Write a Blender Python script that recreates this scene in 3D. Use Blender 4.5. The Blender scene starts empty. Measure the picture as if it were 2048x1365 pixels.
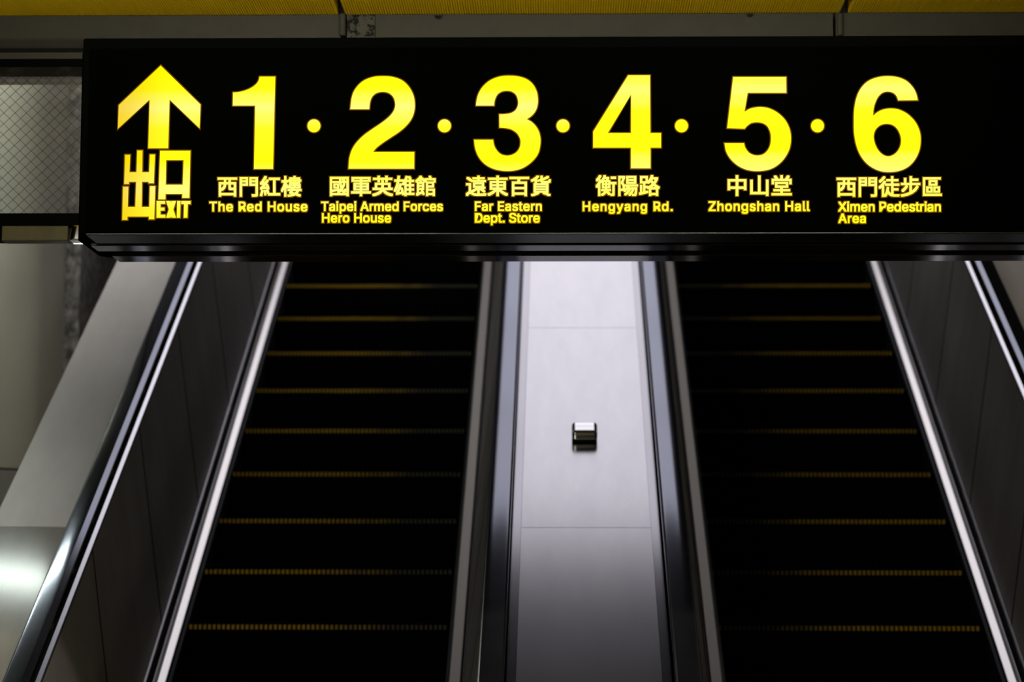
import bpy, bmesh, math, random
from mathutils import Vector, Matrix

random.seed(7)
scene = bpy.context.scene
COL = scene.collection

# ---------------------------------------------------------------- camera
F_PX, CX, CY = 4650.0, 1024.0, 682.5          # focal length in pixels of the 2048x1365 frame
PITCH, YAW, ROLL = math.radians(6.3217), math.radians(1.2757), 0.002
EYE = Vector((0.0, 0.0, 1.6))
fwd = Vector((-math.sin(YAW) * math.cos(PITCH), math.cos(YAW) * math.cos(PITCH), math.sin(PITCH)))
right0 = Vector((math.cos(YAW), math.sin(YAW), 0.0))
up0 = right0.cross(fwd)
right = right0 * math.cos(ROLL) + up0 * math.sin(ROLL)
up = up0 * math.cos(ROLL) - right0 * math.sin(ROLL)
cam_data = bpy.data.cameras.new('camera')
cam_data.sensor_width = 36.0
cam_data.lens = F_PX * 36.0 / 2048.0
cam_data.clip_end = 200.0
cam_data.dof.use_dof = True
cam_data.dof.focus_distance = 6.02
cam_data.dof.aperture_fstop = 3.6
cam = bpy.data.objects.new('camera', cam_data)
cam.matrix_world = Matrix(((right.x, up.x, -fwd.x, EYE.x), (right.y, up.y, -fwd.y, EYE.y),
                           (right.z, up.z, -fwd.z, EYE.z), (0, 0, 0, 1)))
COL.objects.link(cam)
scene.camera = cam

# ---------------------------------------------------------------- world, exposure
world = bpy.data.worlds.new('world')
scene.world = world
world.use_nodes = True
world.node_tree.nodes['Background'].inputs[0].default_value = (0.9, 0.92, 1.0, 1)
world.node_tree.nodes['Background'].inputs[1].default_value = 0.004
scene.view_settings.view_transform = 'Standard'
scene.view_settings.look = 'None'
scene.view_settings.exposure = 0.0
scene.view_settings.gamma = 1.0
scene.view_settings.use_curve_mapping = False
scene.cycles.max_bounces = 8
scene.cycles.use_denoising = True

PANEL_POWER = 1.25       # radiance of the lamps over the escalators
HALL_POWER = 1.6        # radiance of the lamps in the hall behind the viewer


# ---------------------------------------------------------------- measuring helpers
def ray(px, py):
    return (fwd + right * ((px - CX) / F_PX) - up * ((py - CY) / F_PX))

def at(px, py, Y):
    """point on the vertical plane at depth Y seen at a pixel of the photograph"""
    d = ray(px, py)
    return EYE + d * (Y / d.y)

def at_z(px, py, z):
    d = ray(px, py)
    return EYE + d * ((z - EYE.z) / d.z)

# ---------------------------------------------------------------- escalator frame
C30, S30 = math.cos(math.pi / 6), math.sin(math.pi / 6)
NOSE_Y, NOSE_Z = 8.3333, 1.6 - 0.0971        # nosing of the lowest step in the picture

def P(X, n, s):
    """X across, n square to the incline above the nosing line, s up along it"""
    return Vector((X, NOSE_Y + s * C30 - n * S30, NOSE_Z + s * S30 + n * C30))

def sec(px, py, n):
    d = ray(px, py)
    nv = Vector((0, -S30, C30))
    base = Vector((0, NOSE_Y, NOSE_Z))
    t = (n + (base - EYE).dot(nv)) / d.dot(nv)
    p = EYE + d * t
    return p.x, (p - base).dot(Vector((0, C30, S30)))


# ---------------------------------------------------------------- materials
def mat(name, color, rough=0.5, metal=0.0, spec=0.5, noise=None, bump=None, aniso=0.0, ior=None, tint=None):
    """noise = (scale, second colour, low, high, stretch) ; bump = (scale, strength, stretch)"""
    m = bpy.data.materials.new(name)
    m.use_nodes = True
    nt = m.node_tree
    b = nt.nodes['Principled BSDF']
    b.inputs['Base Color'].default_value = (*color, 1)
    b.inputs['Roughness'].default_value = rough
    b.inputs['Metallic'].default_value = metal
    b.inputs['Specular IOR Level'].default_value = spec
    if tint:
        b.inputs['Specular Tint'].default_value = (*tint, 1)
    if ior:
        b.inputs['IOR'].default_value = ior
    if aniso:
        b.inputs['Anisotropic'].default_value = aniso
    tc = nt.nodes.new('ShaderNodeTexCoord')
    if noise:
        sc, c2, lo, hi, st = noise
        mp = nt.nodes.new('ShaderNodeMapping')
        mp.inputs['Scale'].default_value = st
        nt.links.new(tc.outputs['Object'], mp.inputs[0])
        n = nt.nodes.new('ShaderNodeTexNoise')
        n.inputs['Scale'].default_value = sc
        n.inputs['Detail'].default_value = 5
        n.inputs['Roughness'].default_value = 0.62
        nt.links.new(mp.outputs[0], n.inputs['Vector'])
        r = nt.nodes.new('ShaderNodeValToRGB')
        r.color_ramp.elements[0].position = lo
        r.color_ramp.elements[1].position = hi
        r.color_ramp.elements[0].color = (*color, 1)
        r.color_ramp.elements[1].color = (*c2, 1)
        nt.links.new(n.outputs[0], r.inputs[0])
        nt.links.new(r.outputs[0], b.inputs['Base Color'])
    if bump:
        sc, strength, st = bump
        mp = nt.nodes.new('ShaderNodeMapping')
        mp.inputs['Scale'].default_value = st
        nt.links.new(tc.outputs['Object'], mp.inputs[0])
        n = nt.nodes.new('ShaderNodeTexNoise')
        n.inputs['Scale'].default_value = sc
        n.inputs['Detail'].default_value = 3
        nt.links.new(mp.outputs[0], n.inputs['Vector'])
        bu = nt.nodes.new('ShaderNodeBump')
        bu.inputs['Strength'].default_value = strength
        bu.inputs['Distance'].default_value = 0.002
        nt.links.new(n.outputs[0], bu.inputs['Height'])
        nt.links.new(bu.outputs[0], b.inputs['Normal'])
    return m

def emit(name, color, strength):
    m = bpy.data.materials.new(name)
    m.use_nodes = True
    nt = m.node_tree
    nt.nodes.remove(nt.nodes['Principled BSDF'])
    e = nt.nodes.new('ShaderNodeEmission')
    e.inputs[0].default_value = (*color, 1)
    e.inputs[1].default_value = strength
    nt.links.new(e.outputs[0], nt.nodes['Material Output'].inputs[0])
    return m

SIGN_Y = 6.0

def backlit(name, stops, edge=None):
    """translucent yellow acrylic lit by two rows of tubes inside the box: what it gives off follows the tubes' height"""
    m = emit(name, (1.0, 0.9, 0.0), 1.0)
    nt = m.node_tree
    e = [n for n in nt.nodes if n.type == 'EMISSION'][0]
    g = nt.nodes.new('ShaderNodeNewGeometry')
    s = nt.nodes.new('ShaderNodeSeparateXYZ')
    nt.links.new(g.outputs['Position'], s.inputs[0])
    mr = nt.nodes.new('ShaderNodeMapRange')
    mr.inputs['From Min'].default_value = at(1100, 140, SIGN_Y).z
    mr.inputs['From Max'].default_value = at(1100, 450, SIGN_Y).z
    nt.links.new(s.outputs['Z'], mr.inputs['Value'])
    r = nt.nodes.new('ShaderNodeValToRGB')
    r.color_ramp.interpolation = 'EASE'
    els = r.color_ramp.elements
    while len(els) > 1:
        els.remove(els[-1])
    els[0].position = 0.0
    for i, (py, v) in enumerate(stops):          # v: 0 = between the tubes, 1 = right over a tube
        el = els[0] if i == 0 else els.new((py - 140) / 310.0)
        el.color = (1.0, 0.97, 0.0015 + 0.20 * v, 1)
    nt.links.new(mr.outputs[0], r.inputs[0])
    out = r.outputs[0]
    if edge:
        x0, x1 = edge
        me = nt.nodes.new('ShaderNodeMapRange')
        me.interpolation_type = 'SMOOTHSTEP'
        me.inputs['From Min'].default_value = at(x0, 250, SIGN_Y).x
        me.inputs['From Max'].default_value = at(x1, 250, SIGN_Y).x
        nt.links.new(s.outputs['X'], me.inputs['Value'])
        mx = nt.nodes.new('ShaderNodeMix')
        mx.data_type = 'RGBA'
        mx.blend_type = 'MULTIPLY'
        inv = nt.nodes.new('ShaderNodeMath')
        inv.operation = 'SUBTRACT'
        inv.inputs[0].default_value = 1.0
        nt.links.new(me.outputs[0], inv.inputs[1])
        nt.links.new(inv.outputs[0], mx.inputs['Factor'])
        nt.links.new(out, mx.inputs[6])
        mx.inputs[7].default_value = (0.90, 0.66, 0.3, 1)
        out = mx.outputs[2]
    nt.links.new(out, e.inputs[0])
    e.inputs[1].default_value = 1.05
    return m


M = {}
M['steel'] = mat('brushed steel deck', (0.67, 0.66, 0.67), 0.20, 1.0, noise=(3.0, (0.62, 0.61, 0.63), 0.35, 0.7, (4, 1, 1)), bump=(1.6, 0.05, (1, 1, 1)))
M['steel_edge'] = mat('plain steel deck edge', (0.47, 0.46, 0.48), 0.15, 1.0)
M['steel_side'] = mat('warm brushed steel', (0.80, 0.735, 0.735), 0.42, 0.25, noise=(2.5, (0.72, 0.66, 0.66), 0.35, 0.7, (4, 1, 1)), bump=(1.2, 0.15, (1, 1, 1)))
M['panel'] = mat('dark balustrade steel', (0.30, 0.28, 0.267), 0.45, 0.0, spec=0.3, noise=(2.0, (0.225, 0.212, 0.203), 0.35, 0.7, (1, 3, 1)), bump=(1.5, 0.25, (1, 1, 1)))
M['alu'] = mat('bright aluminium molding', (0.85, 0.85, 0.87), 0.25, 1.0)
M['steel_low'] = mat('smoother steel of the lowest deck cover', (0.60, 0.60, 0.57), 0.13, 0.06, noise=(2.5, (0.53, 0.53, 0.505), 0.35, 0.7, (4, 1, 1)), bump=(1.2, 0.10, (1, 1, 1)))
M['strip_dimmed'] = mat('inner deck dimmed in colour', (0.60, 0.565, 0.49), 0.42, 0.8)
M['strip'] = mat('satin inner deck', (0.86, 0.83, 0.78), 0.26, 1.0)
M['skirt'] = mat('black skirt panel', (0.010, 0.014, 0.017), 0.45, 0.0)
M['rubber'] = mat('black handrail rubber', (0.012, 0.012, 0.014), 0.11, 0.0, spec=1.0, ior=2.3, tint=(0.82, 0.86, 1.0), noise=(6.0, (0.022, 0.022, 0.026), 0.4, 0.7, (1, 1, 1)), bump=(3.0, 0.1, (1, 1, 1)))
M['step'] = mat('black painted step', (0.0025, 0.0025, 0.0025), 0.8, 0.0, spec=0.05)
M['black'] = mat('matt black paint', (0.004, 0.004, 0.004), 0.7, 0.0, spec=0.1)
M['housing'] = mat('black sign housing', (0.0010, 0.0012, 0.0010), 0.8, 0.0, spec=0.0)
M['face'] = mat('black sign face', (0.0004, 0.0006, 0.0003), 0.7, 0.0, spec=0.0)
M['lip'] = mat('dark green black sign underside', (0.006, 0.011, 0.008), 0.34, 0.0, spec=0.5)
M['rail'] = mat('polished black rail', (0.010, 0.010, 0.010), 0.12, 0.0, spec=0.5)
M['yellow'] = mat('yellow ceiling paint', (0.88, 0.60, 0.004), 0.7, 0.0, spec=0.1, noise=(3.0, (0.78, 0.53, 0.004), 0.4, 0.7, (1, 1, 1)))
M['trim'] = mat('off white steel dimmed in colour', (0.046, 0.045, 0.035), 0.55, 0.0, spec=0.15, noise=(14.0, (0.038, 0.037, 0.029), 0.45, 0.75, (1, 1, 1)))  # off-white rail, its dim lighting put into a darker colour
M['dark_void'] = mat('unlit void', (0.010, 0.010, 0.008), 0.9, 0.0, spec=0.1)
M['frame_black'] = mat('black steel frame', (0.001, 0.001, 0.001), 0.5, 0.0, spec=0.03)
M['frame_worn'] = mat('worn olive frame', (0.020, 0.020, 0.010), 0.6, 0.0, spec=0.1, noise=(16.0, (0.006, 0.006, 0.004), 0.42, 0.55, (1, 1, 2)))
M['olive'] = mat('olive soffit', (0.035, 0.033, 0.018), 0.6, 0.0)
M['channel'] = mat('olive steel channel', (0.12, 0.11, 0.04), 0.4, 0.3, noise=(7.0, (0.09, 0.08, 0.03), 0.4, 0.7, (3, 1, 1)))
M['chrome'] = mat('polished chrome', (0.9, 0.92, 0.9), 0.06, 1.0)
M['column'] = mat('beige column cladding', (0.52, 0.50, 0.405), 0.5, 0.0, noise=(1.6, (0.48, 0.46, 0.37), 0.4, 0.65, (1, 1, 1)))
M['column_low'] = mat('grey green column base', (0.30, 0.31, 0.26), 0.5, 0.0)
M['stone'] = mat('dark speckled stone', (0.08, 0.074, 0.060), 0.6, 0.0, noise=(42.0, (0.55, 0.53, 0.53), 0.38, 0.72, (1, 1, 0.6)))
M['plaster'] = mat('shaft paint', (0.10, 0.098, 0.094), 0.7, 0.0)
M['floor'] = mat('grey floor tile', (0.26, 0.255, 0.24), 0.4, 0.0, noise=(8.0, (0.22, 0.215, 0.20), 0.4, 0.6, (1, 1, 1)))
M['lamp_white'] = mat('white lamp body', (0.7, 0.7, 0.68), 0.5, 0.0)
M['wire'] = mat('grey wire', (0.030, 0.030, 0.026), 0.5, 0.3)
for _i, _k in enumerate((0.86, 0.93, 1.03, 1.12, 1.16, 1.16)):      # lower lamps set dimmer to grade the deck's reflection
    M['tube%d' % _i] = emit('cool white diffuser', (0.93, 0.90, 1.0), PANEL_POWER * _k)
M['tube_hall'] = emit('hall fluorescent tube', (1.0, 0.95, 0.82), HALL_POWER)
M['tube_green'] = emit('greenish fluorescent tube', (0.88, 1.0, 0.93), 40.0)
M['unseen_washer'] = emit('added washer diffuser', (1.0, 0.98, 0.93), 18.0)
M['fill_light'] = emit('fill light face', (1.0, 0.94, 0.84), 7.0)
M['tube_pendant'] = emit('warm fluorescent tube', (1.0, 0.93, 0.78), 58.0)
LEFT_STOPS = [(140, 0.0), (176, 0.03), (196, 0.45), (214, 1.0), (234, 0.5), (258, 0.08), (320, 0.02), (350, 0.45), (377, 1.0), (397, 0.6), (420, 0.15), (450, 0.02)]
RIGHT_STOPS = [(140, 0.05), (160, 0.35), (180, 0.85), (200, 0.45), (225, 0.04), (300, 0.02), (322, 0.5), (345, 0.85), (378, 0.75), (398, 0.35), (425, 0.06), (450, 0.02)]
M['lit_west'] = backlit('backlit yellow acrylic by the arrow', LEFT_STOPS, (222, 350))
M['lit_east'] = backlit('backlit yellow acrylic', RIGHT_STOPS)
M['glow_rim'] = emit('amber glow rim', (0.20, 0.075, 0.0), 1.0)  # dim emission that paints a glow rim round the letters

# worn yellow paint on the step edges, greyed towards the centre as painted shade
def worn_shaded_yellow(name, grey_x, full_x):
    """wear, and shade painted as grey, grow towards grey_x (metres across the step), all yellow by full_x"""
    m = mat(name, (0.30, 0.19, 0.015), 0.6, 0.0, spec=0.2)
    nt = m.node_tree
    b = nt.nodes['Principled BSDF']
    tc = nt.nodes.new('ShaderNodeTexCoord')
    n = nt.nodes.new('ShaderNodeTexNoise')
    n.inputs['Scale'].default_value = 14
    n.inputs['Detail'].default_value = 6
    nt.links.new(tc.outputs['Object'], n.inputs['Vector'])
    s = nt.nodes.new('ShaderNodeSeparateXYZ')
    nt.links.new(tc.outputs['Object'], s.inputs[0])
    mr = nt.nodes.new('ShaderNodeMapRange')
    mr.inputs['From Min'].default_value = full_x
    mr.inputs['From Max'].default_value = grey_x
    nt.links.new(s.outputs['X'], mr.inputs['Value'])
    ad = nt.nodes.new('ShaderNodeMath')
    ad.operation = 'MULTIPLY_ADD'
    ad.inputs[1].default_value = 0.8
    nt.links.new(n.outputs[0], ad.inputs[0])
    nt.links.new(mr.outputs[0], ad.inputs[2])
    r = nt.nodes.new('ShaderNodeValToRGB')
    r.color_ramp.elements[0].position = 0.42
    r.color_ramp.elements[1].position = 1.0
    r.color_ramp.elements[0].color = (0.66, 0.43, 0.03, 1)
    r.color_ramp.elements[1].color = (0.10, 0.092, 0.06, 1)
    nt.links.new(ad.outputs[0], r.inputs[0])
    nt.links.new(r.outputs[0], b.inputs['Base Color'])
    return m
M['nosing_left'] = worn_shaded_yellow('worn yellow step edge shaded on the right', 0.50, -0.05)
M['nosing_right'] = worn_shaded_yellow('worn yellow step edge shaded on the left', -0.50, 0.05)


# chipped paint on the trim: black steel shows in one patch by the joint
def chipped_trim():
    m = mat('chipped painted steel', (0.046, 0.045, 0.035), 0.55, spec=0.15)
    nt = m.node_tree
    b = nt.nodes['Principled BSDF']
    tc = nt.nodes.new('ShaderNodeTexCoord')
    n = nt.nodes.new('ShaderNodeTexNoise')
    n.inputs['Scale'].default_value = 42
    n.inputs['Detail'].default_value = 6
    n.inputs['Roughness'].default_value = 0.7
    nt.links.new(tc.outputs['Object'], n.inputs['Vector'])
    r = nt.nodes.new('ShaderNodeValToRGB')
    r.color_ramp.elements[0].position = 0.46
    r.color_ramp.elements[1].position = 0.50
    r.color_ramp.elements[0].color = (0.0006, 0.0006, 0.0005, 1)
    r.color_ramp.elements[1].color = (0.055, 0.054, 0.042, 1)
    nt.links.new(n.outputs[0], r.inputs[0])
    nt.links.new(r.outputs[0], b.inputs['Base Color'])
    return m
M['chipped'] = chipped_trim()

def wired_glass():
    m = bpy.data.materials.new('hazed glass')
    m.use_nodes = True
    nt = m.node_tree
    nt.nodes.remove(nt.nodes['Principled BSDF'])
    t = nt.nodes.new('ShaderNodeBsdfTransparent')
    t.inputs[0].default_value = (0.93, 0.95, 0.93, 1)
    g = nt.nodes.new('ShaderNodeBsdfGlossy')
    g.inputs['Roughness'].default_value = 0.03
    fr = nt.nodes.new('ShaderNodeFresnel')
    fr.inputs[0].default_value = 1.45
    mx = nt.nodes.new('ShaderNodeMixShader')
    nt.links.new(fr.outputs[0], mx.inputs[0])
    nt.links.new(t.outputs[0], mx.inputs[1])
    nt.links.new(g.outputs[0], mx.inputs[2])
    # pale haze painted on the pane as a veil of light
    d = nt.nodes.new('ShaderNodeBsdfDiffuse')
    d.inputs[0].default_value = (0.80, 0.78, 0.80, 1)
    tc = nt.nodes.new('ShaderNodeTexCoord')
    n = nt.nodes.new('ShaderNodeTexNoise')
    n.inputs['Scale'].default_value = 7.0
    n.inputs['Detail'].default_value = 4
    nt.links.new(tc.outputs['Object'], n.inputs['Vector'])
    mr = nt.nodes.new('ShaderNodeMapRange')
    mr.inputs['From Min'].default_value = 0.3
    mr.inputs['From Max'].default_value = 0.7
    mr.inputs['To Min'].default_value = 0.06
    mr.inputs['To Max'].default_value = 0.11
    nt.links.new(n.outputs[0], mr.inputs['Value'])
    m2 = nt.nodes.new('ShaderNodeMixShader')
    nt.links.new(mr.outputs[0], m2.inputs[0])
    nt.links.new(mx.outputs[0], m2.inputs[1])
    nt.links.new(d.outputs[0], m2.inputs[2])
    nt.links.new(m2.outputs[0], nt.nodes['Material Output'].inputs[0])
    return m
M['glass'] = wired_glass()


# ---------------------------------------------------------------- mesh builders
class MB:
    def __init__(self):
        self.v, self.f = [], []

    def poly_prism(self, a, b):
        """two matching rings of points joined by side faces and capped"""
        n = len(a)
        o = len(self.v)
        self.v += [tuple(p) for p in a] + [tuple(p) for p in b]
        self.f.append(tuple(o + i for i in range(n)))
        self.f.append(tuple(o + n + i for i in reversed(range(n))))
        for i in range(n):
            j = (i + 1) % n
            self.f.append((o + i, o + n + i, o + n + j, o + j))
        return self

    def box(self, x0, x1, y0, y1, z0, z1):
        a = [(x0, y0, z0), (x1, y0, z0), (x1, y1, z0), (x0, y1, z0)]
        b = [(x0, y0, z1), (x1, y0, z1), (x1, y1, z1), (x0, y1, z1)]
        return self.poly_prism(a, b)

    def tube(self, p, q, r, n=12):
        p, q = Vector(p), Vector(q)
        d = (q - p).normalized()
        u = d.orthogonal().normalized()
        w = d.cross(u)
        ring = [(u * math.cos(2 * math.pi * i / n) + w * math.sin(2 * math.pi * i / n)) * r for i in range(n)]
        return self.poly_prism([p + k for k in ring], [q + k for k in ring])

    def incline(self, section, s0, s1):
        """section = [(X, n)...] swept along the incline"""
        return self.poly_prism([P(x, n, s0) for x, n in section], [P(x, n, s1) for x, n in section])

    def build(self, name, m, parent=None, origin=None, bevel=0.0, smooth=False, seg=2):
        me = bpy.data.meshes.new(name)
        o0 = Vector(origin) if origin is not None else Vector((0, 0, 0))
        me.from_pydata([tuple(Vector(p) - o0) for p in self.v], [], self.f)
        bm = bmesh.new()
        bm.from_mesh(me)
        bmesh.ops.recalc_face_normals(bm, faces=bm.faces)
        bm.to_mesh(me)
        bm.free()
        me.materials.append(m)
        o = bpy.data.objects.new(name, me)
        COL.objects.link(o)
        o.location = o0
        if parent is not None:
            o.parent = parent
            o.location = o0 - world_loc(parent)
        if bevel:
            md = o.modifiers.new('bevel', 'BEVEL')
            md.width = bevel
            md.segments = seg
            md.limit_method = 'ANGLE'
            md.angle_limit = math.radians(40)
        if smooth:
            for pl in me.polygons:
                pl.use_smooth = True
            if bevel:
                md2 = o.modifiers.new('wn', 'WEIGHTED_NORMAL')
        return o

def world_loc(o):
    v = Vector(o.location)
    while o.parent is not None:
        o = o.parent
        v += Vector(o.location)
    return v

def tag(o, label=None, cat=None, group=None, kind=None):
    if label:
        o['label'] = label
    if cat:
        o['category'] = cat
    if group:
        o['group'] = group
    if kind:
        o['kind'] = kind
    return o

def empty(name, loc, label=None, cat=None, group=None, kind=None):
    o = bpy.data.objects.new(name, None)
    o.empty_display_size = 0.1
    COL.objects.link(o)
    o.location = loc
    return tag(o, label, cat, group, kind)

def copy_tree(o, parent=None):
    c = o.copy()
    COL.objects.link(c)
    if parent is not None:
        c.parent = parent
    for ch in list(o.children):
        copy_tree(ch, c)
    return c

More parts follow.
